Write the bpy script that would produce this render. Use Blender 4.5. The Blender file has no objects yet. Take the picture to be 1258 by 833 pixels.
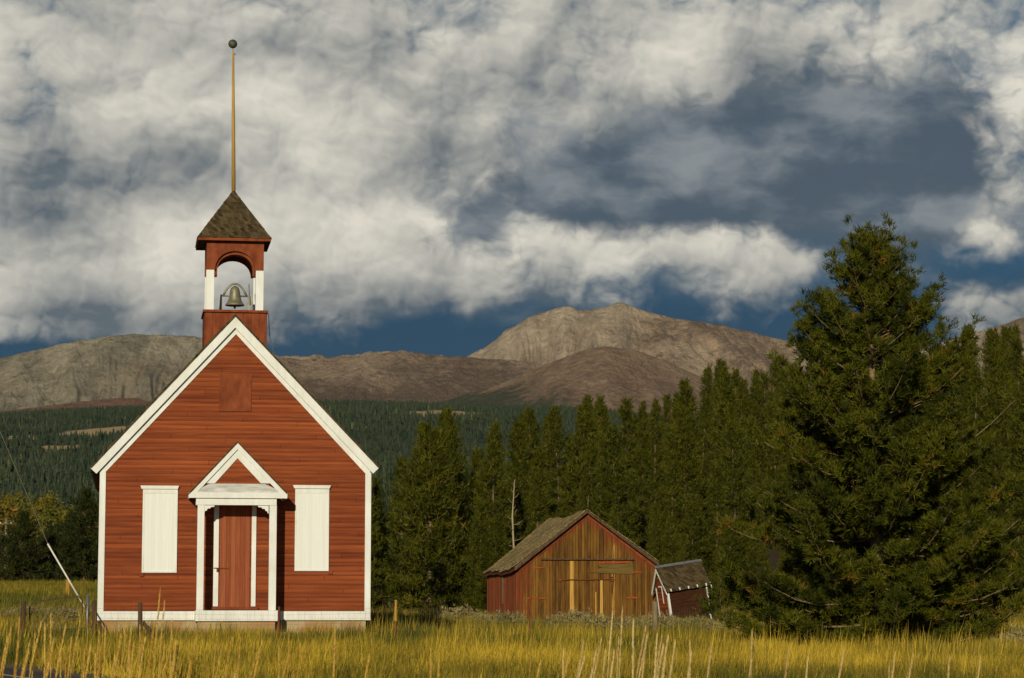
import bpy, math, random
import numpy as np
from mathutils import Vector, Matrix

random.seed(7)
RNG = np.random.default_rng(11)
R = math.radians
HAZE = 0.5e-5
scn = bpy.context.scene
COL = scn.collection

# ------------------------------------------------------------------ camera
F, W, H, HOR = 3000.0, 1258.0, 833.0, 750.0
CX, CY = W / 2, H / 2
PITCH = math.atan((HOR - CY) / F)
CAMZ = 1.6
cd = bpy.data.cameras.new('camera')
cam = bpy.data.objects.new('camera', cd)
COL.objects.link(cam)
cd.sensor_width = 36.0
cd.lens = F / W * 36.0
cam.location = (0, 0, CAMZ)
cam.rotation_euler = (math.pi / 2 + PITCH, 0, 0)
cd.clip_start = 0.5
cd.clip_end = 60000
cd.dof.use_dof = True
cd.dof.focus_distance = 62
cd.dof.aperture_fstop = 5.6
scn.camera = cam


def ray(px, py):
    a, b = (px - CX) / F, (CY - py) / F
    return Vector((a, math.cos(PITCH) - b * math.sin(PITCH), math.sin(PITCH) + b * math.cos(PITCH)))


def at(px, py, D):
    r = ray(px, py)
    return Vector((0, 0, CAMZ)) + r * (D / r.y)


class Frame:
    """a local frame: u to the right, v away from the road, w up"""
    def __init__(s, O, th):
        s.O, s.th = Vector(O), th
        s.u = Vector((math.cos(th), math.sin(th), 0))
        s.v = Vector((-math.sin(th), math.cos(th), 0))

    def uw(s, px, py, v=0.0):
        c = Vector((0, 0, CAMZ)) - s.O
        r = ray(px, py)
        t = (v - c.dot(s.v)) / r.dot(s.v)
        q = c + r * t
        return (q.dot(s.u), q.z)


# ------------------------------------------------------------------ objects
def tag(o, label=None, cat=None, group=None, kind=None):
    if label: o['label'] = label
    if cat: o['category'] = cat
    if group: o['group'] = group
    if kind: o['kind'] = kind
    return o


def thing(name, loc, label, cat, group=None, rot=(0, 0, 0)):
    o = bpy.data.objects.new(name, None)
    COL.objects.link(o)
    o.location, o.rotation_euler = loc, rot
    o.empty_display_size = 0.3
    return tag(o, label, cat, group)


def dup(root, loc, rotz=0.0, scale=1.0, label=None, group=None):
    r = root.copy(); COL.objects.link(r)
    r.location = loc; r.rotation_euler = (0, 0, rotz)
    r.scale = (scale,) * 3 if not isinstance(scale, tuple) else scale
    if label: r['label'] = label
    if group: r['group'] = group
    for ch in root.children:
        c = ch.copy(); COL.objects.link(c); c.parent = r
    return r


class MB:
    def __init__(s):
        s.v, s.f, s.m, s.sm = [], [], [], []

    def face(s, idx, m=0):
        s.f.append(idx); s.m.append(m)

    def hexa(s, p, m=0):
        """8 points: bottom ring 0-3, top ring 4-7"""
        b = len(s.v); s.v += [tuple(q) for q in p]
        for q in ((0, 3, 2, 1), (4, 5, 6, 7), (0, 1, 5, 4), (1, 2, 6, 5), (2, 3, 7, 6), (3, 0, 4, 7)):
            s.face([b + i for i in q], m)

    def box(s, u0, u1, v0, v1, w0, w1, m=0):
        s.hexa([(u0, v0, w0), (u1, v0, w0), (u1, v1, w0), (u0, v1, w0),
                (u0, v0, w1), (u1, v0, w1), (u1, v1, w1), (u0, v1, w1)], m)

    def prism(s, pts, v0, v1, m=0):
        """outline of (u,w) points extruded from v0 to v1"""
        n = len(pts); b = len(s.v)
        s.v += [(p[0], v0, p[1]) for p in pts] + [(p[0], v1, p[1]) for p in pts]
        a = sum(pts[i][0] * pts[(i + 1) % n][1] - pts[(i + 1) % n][0] * pts[i][1] for i in range(n))
        fr = list(range(b, b + n)); bk = list(range(b + n, b + 2 * n))
        if a < 0:
            fr.reverse()
        else:
            bk.reverse()
        s.face(fr, m); s.face(bk, m)
        for i in range(n):
            j = (i + 1) % n
            q = [b + i, b + n + i, b + n + j, b + j]
            s.face(q if a > 0 else q[::-1], m)

    def tube(s, pts, rad, n=8, m=0, cap=True):
        pts = [Vector(p) for p in pts]
        rad = [rad] * len(pts) if not hasattr(rad, '__len__') else rad
        b = len(s.v)
        for i, p in enumerate(pts):
            d = (pts[min(i + 1, len(pts) - 1)] - pts[max(i - 1, 0)]).normalized()
            x = d.cross(Vector((0.13, 0.21, 1.0)) if abs(d.z) < .9 else Vector((1, .1, 0))).normalized()
            y = d.cross(x)
            for k in range(n):
                a = 2 * math.pi * k / n
                s.v.append(tuple(p + (x * math.cos(a) + y * math.sin(a)) * rad[i]))
        for i in range(len(pts) - 1):
            for k in range(n):
                l = (k + 1) % n
                s.face([b + i * n + k, b + i * n + l, b + (i + 1) * n + l, b + (i + 1) * n + k], m)
        if cap:
            s.face([b + k for k in range(n)][::-1], m)
            s.face([b + (len(pts) - 1) * n + k for k in range(n)], m)

    def lathe(s, prof, c=(0, 0, 0), n=20, m=0):
        b = len(s.v)
        for r, z in prof:
            for k in range(n):
                a = 2 * math.pi * k / n
                s.v.append((c[0] + r * math.cos(a), c[1] + r * math.sin(a), c[2] + z))
        for i in range(len(prof) - 1):
            for k in range(n):
                l = (k + 1) % n
                s.face([b + i * n + k, b + i * n + l, b + (i + 1) * n + l, b + (i + 1) * n + k], m)

    def build(s, name, mats, parent=None, smooth=False):
        me = bpy.data.meshes.new(name)
        me.from_pydata(s.v, [], s.f)
        if not isinstance(mats, (list, tuple)): mats = [mats]
        for q in mats: me.materials.append(q)
        if len(mats) > 1:
            me.polygons.foreach_set('material_index', s.m)
        if smooth:
            me.polygons.foreach_set('use_smooth', [True] * len(s.f))
        me.update()
        o = bpy.data.objects.new(name, me); COL.objects.link(o)
        if parent: o.parent = parent
        return o


def np_mesh(name, verts, polys, mats, parent=None, tone=None, smooth=False, attr='tone', mi=None):
    """verts (n,3); polys: list of (k,m) int arrays with m corners each"""
    me = bpy.data.meshes.new(name)
    verts = np.asarray(verts, np.float32)
    me.vertices.add(len(verts)); me.vertices.foreach_set('co', verts.ravel())
    lens = np.concatenate([np.full(len(p), p.shape[1], np.int32) for p in polys])
    loops = np.concatenate([p.ravel() for p in polys]).astype(np.int32)
    me.loops.add(len(loops)); me.loops.foreach_set('vertex_index', loops)
    me.polygons.add(len(lens))
    me.polygons.foreach_set('loop_start', np.concatenate([[0], np.cumsum(lens)[:-1]]).astype(np.int32))
    if not isinstance(mats, (list, tuple)): mats = [mats]
    for q in mats: me.materials.append(q)
    if mi is not None: me.polygons.foreach_set('material_index', np.asarray(mi, np.int32))
    me.update(calc_edges=True)
    me.polygons.foreach_set('use_smooth', [smooth] * len(lens))
    if tone is not None:
        a = me.attributes.new(attr, 'FLOAT', 'POINT')
        a.data.foreach_set('value', np.asarray(tone, np.float32))
    o = bpy.data.objects.new(name, me); COL.objects.link(o)
    if parent: o.parent = parent
    return o


# ------------------------------------------------------------------ numpy noise
_perm = np.random.default_rng(3).permutation(512)
_grad = np.random.default_rng(4).normal(size=(512, 2)); _grad /= np.linalg.norm(_grad, axis=1)[:, None]


def perlin(x, y):
    xi, yi = np.floor(x).astype(int), np.floor(y).astype(int)
    xf, yf = x - xi, y - yi
    fx, fy = xf ** 3 * (xf * (xf * 6 - 15) + 10), yf ** 3 * (yf * (yf * 6 - 15) + 10)

    def g(i, j):
        h = _perm[(_perm[(xi + i) & 511] + yi + j) & 511]
        return _grad[h, 0] * (xf - i) + _grad[h, 1] * (yf - j)
    a = g(0, 0) * (1 - fx) + g(1, 0) * fx
    b = g(0, 1) * (1 - fx) + g(1, 1) * fx
    return (a * (1 - fy) + b * fy) * 1.5


def fbm(x, y, o=5, gain=.5, ridged=False):
    r, a, s = 0, 1.0, 0
    for k in range(o):
        n = perlin(x * 2 ** k + 17.3 * k, y * 2 ** k + 9.1 * k)
        if ridged: n = 1 - 2 * np.abs(n)
        r = r + n * a; s += a; a *= gain
    return r / s


# ------------------------------------------------------------------ materials
class G:
    """short hand for a node tree"""
    def __init__(s, t):
        s.t = t; s.N = t.nodes; s.L = t.links

    def set(s, sock, v):
        if isinstance(v, bpy.types.NodeSocket):
            s.L.new(v, sock)
        elif v is not None:
            try:
                sock.default_value = v
            except Exception:
                sock.default_value = (*v, 1.0) if len(v) == 3 else v[:3]

    def n(s, typ, ins=None, out=0, **props):
        nd = s.N.new(typ)
        for k, v in props.items(): setattr(nd, k, v)
        for k, v in (ins or {}).items(): s.set(nd.inputs[k], v)
        return nd.outputs[out]

    def m(s, op, a, b=None, c=None, clamp=False):
        nd = s.N.new('ShaderNodeMath'); nd.operation = op; nd.use_clamp = clamp
        for i, v in enumerate((a, b, c)): s.set(nd.inputs[i], v)
        return nd.outputs[0]

    def vm(s, op, a, b=None, c=None):
        nd = s.N.new('ShaderNodeVectorMath'); nd.operation = op
        for i, v in enumerate((a, b, c)): s.set(nd.inputs[i], v)
        return nd.outputs['Value'] if op in ('DOT_PRODUCT', 'LENGTH') else nd.outputs[0]

    def mix(s, f, a, b, mode='MIX'):
        nd = s.N.new('ShaderNodeMix'); nd.data_type = 'RGBA'; nd.blend_type = mode
        s.set(nd.inputs[0], f); s.set(nd.inputs[6], a); s.set(nd.inputs[7], b)
        return nd.outputs[2]

    def noise(s, vec, scale, detail=4, rough=.55, dist=0.0, out=0):
        nd = s.N.new('ShaderNodeTexNoise')
        s.set(nd.inputs['Vector'], vec)
        for k, v in (('Scale', scale), ('Detail', detail), ('Roughness', rough), ('Distortion', dist)):
            nd.inputs[k].default_value = v
        return nd.outputs[out]

    def noise2(s, vec, scale, detail=4, rough=.55, out=0):
        o = s.noise(vec, scale, detail, rough, 0.0, out)
        o.node.noise_dimensions = '2D'
        return o

    def step(s, x, a, b, smooth=True):
        nd = s.N.new('ShaderNodeMapRange'); nd.interpolation_type = 'SMOOTHSTEP' if smooth else 'LINEAR'
        nd.clamp = True
        s.set(nd.inputs[0], x); nd.inputs[1].default_value = a; nd.inputs[2].default_value = b
        nd.inputs[3].default_value = 0; nd.inputs[4].default_value = 1
        return nd.outputs[0]

    def rng(s, x, a, b, c, d):
        nd = s.N.new('ShaderNodeMapRange'); nd.clamp = True
        s.set(nd.inputs[0], x)
        for i, v in enumerate((a, b, c, d)): nd.inputs[i + 1].default_value = v
        return nd.outputs[0]

    def obj(s):
        return s.N.new('ShaderNodeTexCoord').outputs['Object']

    def pos(s):
        return s.N.new('ShaderNodeNewGeometry').outputs['Position']

    def sep(s, v):
        nd = s.N.new('ShaderNodeSeparateXYZ'); s.set(nd.inputs[0], v); return nd.outputs

    def comb(s, x, y, z=0.0):
        nd = s.N.new('ShaderNodeCombineXYZ')
        for i, v in enumerate((x, y, z)): s.set(nd.inputs[i], v)
        return nd.outputs[0]

    def scale(s, v, k):
        return s.vm('MULTIPLY', v, k)

    def white(s, v):
        nd = s.N.new('ShaderNodeTexWhiteNoise'); nd.noise_dimensions = '3D'; s.set(nd.inputs['Vector'], v)
        return nd.outputs['Value']

    def attr(s, name):
        nd = s.N.new('ShaderNodeAttribute'); nd.attribute_name = name; return nd.outputs['Fac']

    def rand(s):
        return s.N.new('ShaderNodeObjectInfo').outputs['Random']

    def bump(s, h, strength=.3, dist=.02):
        nd = s.N.new('ShaderNodeBump'); nd.inputs['Strength'].default_value = strength
        nd.inputs['Distance'].default_value = dist; s.set(nd.inputs['Height'], h)
        return nd.outputs[0]


def mat(name, fn):
    m = bpy.data.materials.new(name); m.use_nodes = True
    g = G(m.node_tree)
    b = g.N['Principled BSDF']
    b.inputs['Specular IOR Level'].default_value = .15
    r = fn(g)
    g.set(b.inputs['Base Color'], r.get('c'))
    g.set(b.inputs['Roughness'], r.get('r', .85))
    if 'n' in r: g.set(b.inputs['Normal'], r['n'])
    if 'metal' in r: b.inputs['Metallic'].default_value = r['metal']
    if 'spec' in r: b.inputs['Specular IOR Level'].default_value = r['spec']
    return m


def m_siding(g):
    o = g.obj(); x, y, z = g.sep(o)
    row = g.m('FLOOR', g.m('DIVIDE', z, .108))
    h = g.m('ADD', x, g.m('MULTIPLY', y, 1.37))
    # boards of uneven length: cell changes along the row
    brd = g.m('FLOOR', g.m('MULTIPLY_ADD', h, .28, g.m('MULTIPLY', row, .377)))
    rv = g.white(g.comb(row, brd, 3.0))
    rr = g.white(g.comb(row, 5.0, 1.0))
    st = g.noise(g.comb(g.m('MULTIPLY', h, .55), 0.0, g.m('MULTIPLY', z, 11.0)), 1.0, 5, .6)
    st2 = g.noise(g.comb(g.m('MULTIPLY', h, 2.0), 3.0, g.m('MULTIPLY', z, 34.0)), 1.0, 4, .6)
    big = g.noise(o, .5, 3, .5)
    f = g.m('ADD', g.m('MULTIPLY', st, 1.0), g.m('MULTIPLY', g.m('ADD', g.m('MULTIPLY', rv, .35), rr), .26))
    f = g.m('ADD', f, g.m('MULTIPLY', st2, .35))
    f = g.m('ADD', f, g.m('MULTIPLY', big, .25))
    f = g.rng(f, .70, 1.42, 0, 1)
    c = g.mix(f, (.148, .029, .008), (.40, .098, .024))
    fade = g.step(g.noise(g.comb(g.m('MULTIPLY', h, 1.2), 7.0, g.m('MULTIPLY', z, 18.0)), 1.0, 5, .65), .62, .78)
    c = g.mix(g.m('MULTIPLY', fade, .40), c, (.46, .17, .065))
    fr = g.m('FRACT', g.m('DIVIDE', z, .108))
    jt = g.m('FRACT', g.m('MULTIPLY_ADD', h, .28, g.m('MULTIPLY', row, .377)))
    c = g.mix(g.m('MULTIPLY', g.step(jt, .007, .003), .5), c, (.04, .010, .005))
    gap = g.m('MULTIPLY', g.step(fr, .24, .04), g.rng(g.noise(g.comb(h, 1.0, g.m('MULTIPLY', row, 3.7)), .9, 3), .35, .62, .30, .85))  # shadow line at the foot of each row, painted into the colour
    c = g.mix(gap, c, (.045, .010, .005))
    return dict(c=c, r=.75, n=g.bump(g.m('ADD', st2, st), .5, .012))


def m_redwood(g):       # vertical red boards: door, vent
    o = g.obj(); x, y, z = g.sep(o)
    b = g.white(g.comb(g.m('FLOOR', g.m('DIVIDE', x, .115)), 2.0, 0.0))
    st = g.noise(g.comb(g.m('MULTIPLY', x, 30.0), y, g.m('MULTIPLY', z, 1.3)), 1.0, 5, .6)
    f = g.rng(g.m('ADD', g.m('MULTIPLY', b, .4), st), .3, 1.1, 0, 1)
    c = g.mix(f, (.19, .042, .016), (.37, .115, .046))
    e = g.m('FRACT', g.m('DIVIDE', x, .115))
    c = g.mix(g.step(e, .10, .02), c, (.09, .02, .012))
    return dict(c=c, r=.8, n=g.bump(st, .4, .008))


def m_redplain(g):
    o = g.obj()
    st = g.noise(g.scale(o, (6, 6, 3)), 1.0, 5, .6)
    return dict(c=g.mix(g.rng(st, .3, .7, 0, 1), (.14, .030, .010), (.27, .070, .024)), r=.8, n=g.bump(st, .3, .01))


def m_white(g):
    o = g.obj()
    st = g.noise(g.scale(o, (9, 9, 2)), 1.0, 6, .65)
    big = g.noise(o, 1.4, 4, .6)
    c = g.mix(g.rng(g.m('ADD', st, big), .7, 1.3, 0, 1), (.66, .645, .57), (.82, .81, .76))
    wear = g.step(g.noise(g.scale(o, (14, 14, 5)), 1.0, 8, .75), .62, .74)
    c = g.mix(g.m('MULTIPLY', wear, .55), c, (.42, .38, .31))
    return dict(c=c, r=.6, n=g.bump(st, .2, .006))


def m_whiteboard(g):    # boarded windows: tongue and groove
    o = g.obj(); x, y, z = g.sep(o)
    e = g.m('FRACT', g.m('DIVIDE', x, .085))
    b = g.white(g.comb(g.m('FLOOR', g.m('DIVIDE', x, .085)), 4.0, 0.0))
    st = g.noise(g.scale(o, (20, 20, 1.2)), 1.0, 5, .6)
    c = g.mix(g.rng(g.m('ADD', st, g.m('MULTIPLY', b, .4)), .4, .9, 0, 1), (.73, .72, .65), (.79, .785, .735))
    c = g.mix(g.m('MULTIPLY', g.step(e, .12, .02), .14), c, (.38, .36, .31))
    return dict(c=c, r=.6, n=g.bump(g.step(e, 0, .12), .4, .006))


def m_greywood(g):
    o = g.obj()
    st = g.noise(g.scale(o, (3, 8, 16)), 1.0, 6, .65)
    return dict(c=g.mix(g.rng(st, .3, .7, 0, 1), (.36, .35, .32), (.66, .64, .58)), r=.8, n=g.bump(st, .3, .01))


def shingle(dark, light, cw, rh, moss=None):
    def fn(g):
        o = g.obj(); x, y, z = g.sep(o)
        row = g.m('FLOOR', g.m('DIVIDE', z, rh))
        h = g.m('ADD', g.m('DIVIDE', g.m('ADD', x, y), cw), g.m('MULTIPLY', row, .43))
        h = g.m('ADD', h, g.m('MULTIPLY', g.noise(o, 3.0, 1), .3))
        cell = g.m('FLOOR', h)
        rv = g.white(g.comb(row, cell, 1.0))
        st = g.noise(g.scale(o, (18, 18, 5)), 1.0, 5, .6)
        f = g.rng(g.m('ADD', g.m('MULTIPLY', rv, .7), st), .4, 1.15, 0, 1)
        c = g.mix(f, dark, light)
        c = g.mix(g.m('MULTIPLY', g.step(g.m('FRACT', h), .10, .03), .7), c, tuple(k * .45 for k in dark))
        if moss:
            c = g.mix(g.m('MULTIPLY', g.step(g.noise(o, 2.2, 5, .65), .52, .68), .6), c, moss)
        return dict(c=c, r=.9, n=g.bump(g.m('ADD', rv, st), .6, .02))
    return fn


def m_stone(g):
    o = g.obj(); x, y, z = g.sep(o)
    nd = g.N.new('ShaderNodeTexBrick')
    g.set(nd.inputs['Vector'], g.comb(g.m('ADD', x, y), z, 0.0))
    nd.inputs['Scale'].default_value = 1.0
    nd.inputs['Brick Width'].default_value = .32; nd.inputs['Row Height'].default_value = .13
    nd.inputs['Mortar Size'].default_value = .012
    nd.inputs['Color1'].default_value = (.50, .19, .07, 1); nd.inputs['Color2'].default_value = (.42, .26, .11, 1)
    nd.inputs['Mortar'].default_value = (.30, .25, .17, 1)
    c = g.mix(g.step(g.noise(o, 1.1, 3), .45, .6), nd.outputs[0], (.48, .37, .21))
    st = g.noise(o, 12, 5, .6)
    return dict(c=g.mix(g.m('MULTIPLY', st, .35), c, (.16, .11, .06)), r=.9, n=g.bump(st, .6, .02))


def m_barn(red):
    """weathered vertical planks; red = how much old paint is left"""
    def fn(g):
        o = g.obj(); x, y, z = g.sep(o)
        h = g.m('ADD', x, y)
        wob = g.m('MULTIPLY_ADD', g.noise(g.comb(h, 0.0, 0.0), 1.5, 2), .16, h)
        cell = g.m('FLOOR', g.m('DIVIDE', wob, .10))
        rv = g.white(g.comb(cell, 2.0, 0.0)); rv2 = g.white(g.comb(cell, 8.0, 0.0))
        st = g.noise(g.comb(g.m('MULTIPLY', h, 26.0), 0.0, g.m('MULTIPLY', z, .9)), 1.0, 6, .65)
        f = g.rng(g.m('ADD', g.m('MULTIPLY', rv, .34), g.m('ADD', g.m('MULTIPLY', st, 1.25), g.m('MULTIPLY', g.noise(g.comb(g.m('MULTIPLY', h, 3.0), 9.0, z), 1.3, 6, .7), .55))), .80, 1.38, 0, 1)
        c = g.mix(f, (.052, .023, .006), (.255, .118, .019))
        c = g.mix(g.m('MULTIPLY', g.step(rv2, .93, .98), g.step(st, .42, .58)), c, (.48, .27, .055))
        pn = g.m('ADD', g.noise(g.comb(g.m('MULTIPLY', h, 5.0), 5.0, g.m('MULTIPLY', z, 1.1)), 1.0, 6, .7), g.m('MULTIPLY', rv2, .12))
        if red == 'edge':      # paint survives under the eaves and at the left end
            ax = g.m('ABSOLUTE', g.m('SUBTRACT', x, .0))
            up = g.m('SUBTRACT', z, g.m('MULTIPLY_ADD', ax, -.76, 3.45))
            left = g.m('MULTIPLY_ADD', x, -1.0, -1.45)
            k = g.m('MAXIMUM', g.m('MULTIPLY', g.step(up, -.25, .70), .32), g.m('MULTIPLY', g.step(left, -.2, .8), .22))
            pn = g.m('ADD', pn, k)
            pm = g.step(pn, .70, .82)
        else:
            pm = g.step(g.m('ADD', pn, red), .55, .70)
        pc = g.mix(g.rng(st, .3, .7, 0, 1), (.13, .028, .009) if red == 'edge' else (.20, .042, .014), (.23, .055, .017) if red == 'edge' else (.42, .105, .036))  # side planks get a lighter red: sunlight on the left wall put into colour
        c = g.mix(g.m('MULTIPLY', pm, .88), c, pc)
        e = g.m('FRACT', g.m('DIVIDE', wob, .10))
        c = g.mix(g.m('MULTIPLY', g.step(e, .09, .02), .75), c, (.022, .012, .005))
        knot = g.step(g.noise(g.comb(g.m('MULTIPLY', h, 9.0), 1.0, g.m('MULTIPLY', z, 5.0)), 1.0, 2), .70, .76)
        c = g.mix(g.m('MULTIPLY', knot, .6), c, (.04, .018, .006))
        return dict(c=c, r=.85, n=g.bump(g.m('ADD', st, g.m('MULTIPLY', e, .2)), .6, .015))
    return fn


def plainmat(c1, c2, sc=(8, 8, 3), r=.85, bump=.3, **kw):
    def fn(g):
        st = g.noise(g.scale(g.obj(), sc), 1.0, 5, .62)
        return dict(c=g.mix(g.rng(st, .3, .7, 0, 1), c1, c2), r=r, n=g.bump(st, bump, .01), **kw)
    return fn


def m_foliage(dark, light, odd, tint=.25):
    def fn(g):
        t = g.attr('tone'); r = g.rand()
        c = g.mix(g.rng(t, 0, .9, 0, 1), dark, light)
        c = g.mix(g.step(t, .93, .95), c, odd)
        c = g.mix(g.m('MULTIPLY', r, tint), c, (dark[0] * .9, dark[1] * 1.15, dark[2] * 1.2))
        return dict(c=c, r=.6, spec=.12)
    return fn


M = {}
M['siding'] = mat('red_lap_siding', m_siding)
M['door'] = mat('red_boards', m_redwood)
M['red'] = mat('red_paint', m_redplain)
M['white'] = mat('white_paint', m_white)
M['whiteboard'] = mat('white_boarding', m_whiteboard)
M['grey'] = mat('grey_wood', m_greywood)
M['stone'] = mat('foundation_stone', m_stone)
M['shingle_dark'] = mat('dark_shingles', shingle((.024, .017, .008), (.105, .072, .032), .10, .106))
M['shingle_barn'] = mat('weathered_shingles', shingle((.10, .070, .030), (.35, .25, .105), .12, .14, (.20, .15, .055)))
M['soffit'] = mat('soffit_boards', plainmat((.10, .07, .045), (.16, .11, .07)))
M['barn'] = mat('barn_planks', m_barn('edge'))
M['barn_red'] = mat('barn_side_planks', m_barn(.22))
M['barn_door'] = mat('barn_door_planks', m_barn(-.12))
M['bright'] = mat('raw_yellow_plank', plainmat((.36, .19, .035), (.62, .36, .085), (24, 24, 1.2)))
M['olive'] = mat('olive_plank', plainmat((.085, .055, .014), (.185, .12, .03), (1.5, 9, 26)))
M['iron'] = mat('rusty_iron', plainmat((.10, .03, .012), (.22, .07, .025)))
M['hinge'] = mat('red_oxide_hinge', plainmat((.20, .04, .010), (.36, .085, .02)))
M['bronze'] = mat('weathered_bronze', plainmat((.16, .145, .09), (.30, .27, .175), (9, 9, 9), .5, .2, metal=.45, spec=.5))
M['pole'] = mat('ochre_pole', plainmat((.34, .19, .035), (.52, .31, .075), (30, 30, 1.5), .6))
M['ball'] = mat('tarnished_ball', plainmat((.05, .052, .035), (.13, .125, .08), (14, 14, 14), .5, .3, metal=.3))
M['post'] = mat('weathered_post', plainmat((.045, .026, .014), (.13, .075, .035), (22, 22, 2)))
M['greypost'] = mat('grey_post', plainmat((.13, .095, .05), (.27, .20, .11), (22, 22, 2)))
M['galv'] = mat('galvanised_steel', plainmat((.15, .15, .14), (.26, .26, .25), (10, 10, 10), .45, .1, metal=.5, spec=.5))
M['wire'] = mat('rusty_wire', plainmat((.10, .075, .05), (.19, .15, .11), (10, 10, 10), .6, .1))
M['guard'] = mat('pale_guard', plainmat((.62, .58, .46), (.76, .72, .60), (10, 10, 10), .5, .1))
M['yellow'] = mat('yellow_paint', plainmat((.36, .21, .03), (.50, .30, .05)))
M['marker'] = mat('orange_marker', plainmat((.28, .15, .025), (.38, .20, .035)))
M['shedwood'] = mat('shaded_shed_boards', plainmat((.026, .009, .003), (.062, .021, .007), (3, 3, 24)))  # shade on the shed's front wall, painted in as a near-black board colour
M['bark'] = mat('grey_tan_bark', plainmat((.12, .078, .036), (.29, .20, .10), (14, 14, 4), .9, .6))
M['barkdark'] = mat('brown_bark', plainmat((.085, .055, .028), (.20, .14, .075), (9, 9, 3), .9, .5))
M['snag'] = mat('bare_pale_wood', plainmat((.26, .20, .11), (.42, .33, .19), (14, 14, 2), .9, .3))
M['rock'] = mat('grey_rock', plainmat((.16, .13, .075), (.32, .27, .16), (5, 5, 5), .9, .6))
M['pine'] = mat('pine_needles', m_foliage((.020, .025, .0012), (.096, .096, .005), (.15, .085, .010), .05))
M['conifer'] = mat('conifer_needles', m_foliage((.020, .024, .0012), (.094, .091, .004), (.13, .085, .008), .22))
M['meadowconifer'] = mat('dark_conifer_needles', m_foliage((.012, .017, .003), (.042, .048, .007), (.10, .07, .01), .2))
M['aspen'] = mat('aspen_leaves', m_foliage((.09, .070, .006), (.215, .15, .012), (.34, .14, .02), .35))
M['aspengreen'] = mat('willow_leaves', m_foliage((.07, .075, .012), (.20, .17, .02), (.32, .22, .02), .25))
M['sage'] = mat('sage_leaves', m_foliage((.13, .10, .038), (.36, .29, .115), (.36, .26, .07), .1))
M['farwood'] = mat('far_spruce', m_foliage((.015, .026, .013), (.044, .056, .024), (.10, .11, .03), .0))


def m_grass(g):
    t = g.attr('tone')
    c = g.mix(g.rng(t, 0, .5, 0, 1), (.075, .078, .010), (.25, .175, .016))
    c = g.mix(g.rng(t, .5, 1, 0, 1), c, (.58, .385, .035))
    return dict(c=c, r=.7, spec=.15)


def m_stalk(g):
    t = g.attr('tone')
    return dict(c=g.mix(t, (.42, .24, .035), (.68, .44, .10)), r=.7, spec=.15)


M['grass'] = mat('dry_grass', m_grass)
M['stalk'] = mat('straw_stalks', m_stalk)
M['stalkpale'] = mat('pale_stalks', lambda g: dict(c=g.mix(g.attr('tone'), (.44, .30, .10), (.64, .47, .20)), r=.7))

# ------------------------------------------------------------------ light and sky
SUN_EL, SUN_AZ = R(17), R(9)          # low sun behind the left shoulder
to_sun = Vector((-math.sin(SUN_AZ) * math.cos(SUN_EL), -math.cos(SUN_AZ) * math.cos(SUN_EL), math.sin(SUN_EL)))
sl = bpy.data.lights.new('sun', 'SUN'); so = bpy.data.objects.new('sun', sl); COL.objects.link(so)
sl.energy = 3.5; sl.angle = R(.5); sl.color = (1.0, .92, .70)
so.rotation_euler = to_sun.to_track_quat('Z', 'Y').to_euler()

world = bpy.data.worlds.new('World'); scn.world = world; world.use_nodes = True
world.cycles.sampling_method = 'MANUAL'; world.cycles.sample_map_resolution = 256
g = G(world.node_tree)
bg = g.N['Background']; bg.inputs['Strength'].default_value = .05
sky = g.n('ShaderNodeTexSky', sky_type='NISHITA', sun_disc=False, sun_elevation=SUN_EL, sun_rotation=math.pi + SUN_AZ,
          altitude=2900, air_density=1.0, dust_density=.6, ozone_density=2.0)
d = g.N.new('ShaderNodeTexCoord').outputs['Generated']
dx, dy, dz = g.sep(d)
az = g.m('ARCTAN2', dx, dy)
el = g.m('DIVIDE', dz, g.m('SQRT', g.m('ADD', g.m('MULTIPLY', dx, dx), g.m('MULTIPLY', dy, dy))))
X = g.m('MULTIPLY_ADD', az, 30.0, 6.29)          # heading and height in hundredths of 1/3000 rad
Y = g.m('MULTIPLY_ADD', el, -30.0, 7.5)
P = g.comb(X, Y, 0.0)


def blobs(lst, base=0.0):
    acc = base
    for (x, y, rx, ry, w) in lst:
        q = g.vm('MULTIPLY_ADD', P, (1 / rx, 1 / ry, 0), (-x / rx, -y / ry, 0))
        e = g.m('POWER', .3679, g.vm('DOT_PRODUCT', q, q))
        acc = g.m('MULTIPLY_ADD', e, w, acc)
    return acc


warp = g.noise2(P, 1.3, 3, .55, out=1)
PW = g.vm('ADD', g.vm('MULTIPLY_ADD', warp, (.42, .34, 0), (-.21, -.17, 0)), P)


def cl(off, det):
    return g.noise2(g.vm('MULTIPLY', g.vm('ADD', PW, (off[0], off[1], 0)), (.85, 1.15, 1)), .95, det, .56)


def puff(off):
    acc = 0.0
    for sc_, w_ in ((2.1, .50), (4.3, .30), (8.8, .20)):
        nd = g.N.new('ShaderNodeTexVoronoi'); nd.voronoi_dimensions = '2D'; nd.feature = 'F1'
        g.set(nd.inputs['Vector'], g.vm('ADD', g.vm('MULTIPLY', PW, (1, 1.2, 0)), (off[0] + sc_, off[1], 0))); nd.inputs['Scale'].default_value = sc_
        dd = nd.outputs['Distance']
        acc = g.m('MULTIPLY_ADD', g.m('MULTIPLY', dd, dd), -w_ * 1.6, g.m('ADD', acc, w_))
    return acc


n0 = cl((0, 0), 9); n1 = cl((-.12, -.30), 3)
p0 = puff((0, 0)); p1 = puff((-.05, -.10))
fine = g.noise2(g.vm('MULTIPLY', PW, (1, 1.15, 1)), 3.0, 6, .6)
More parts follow.
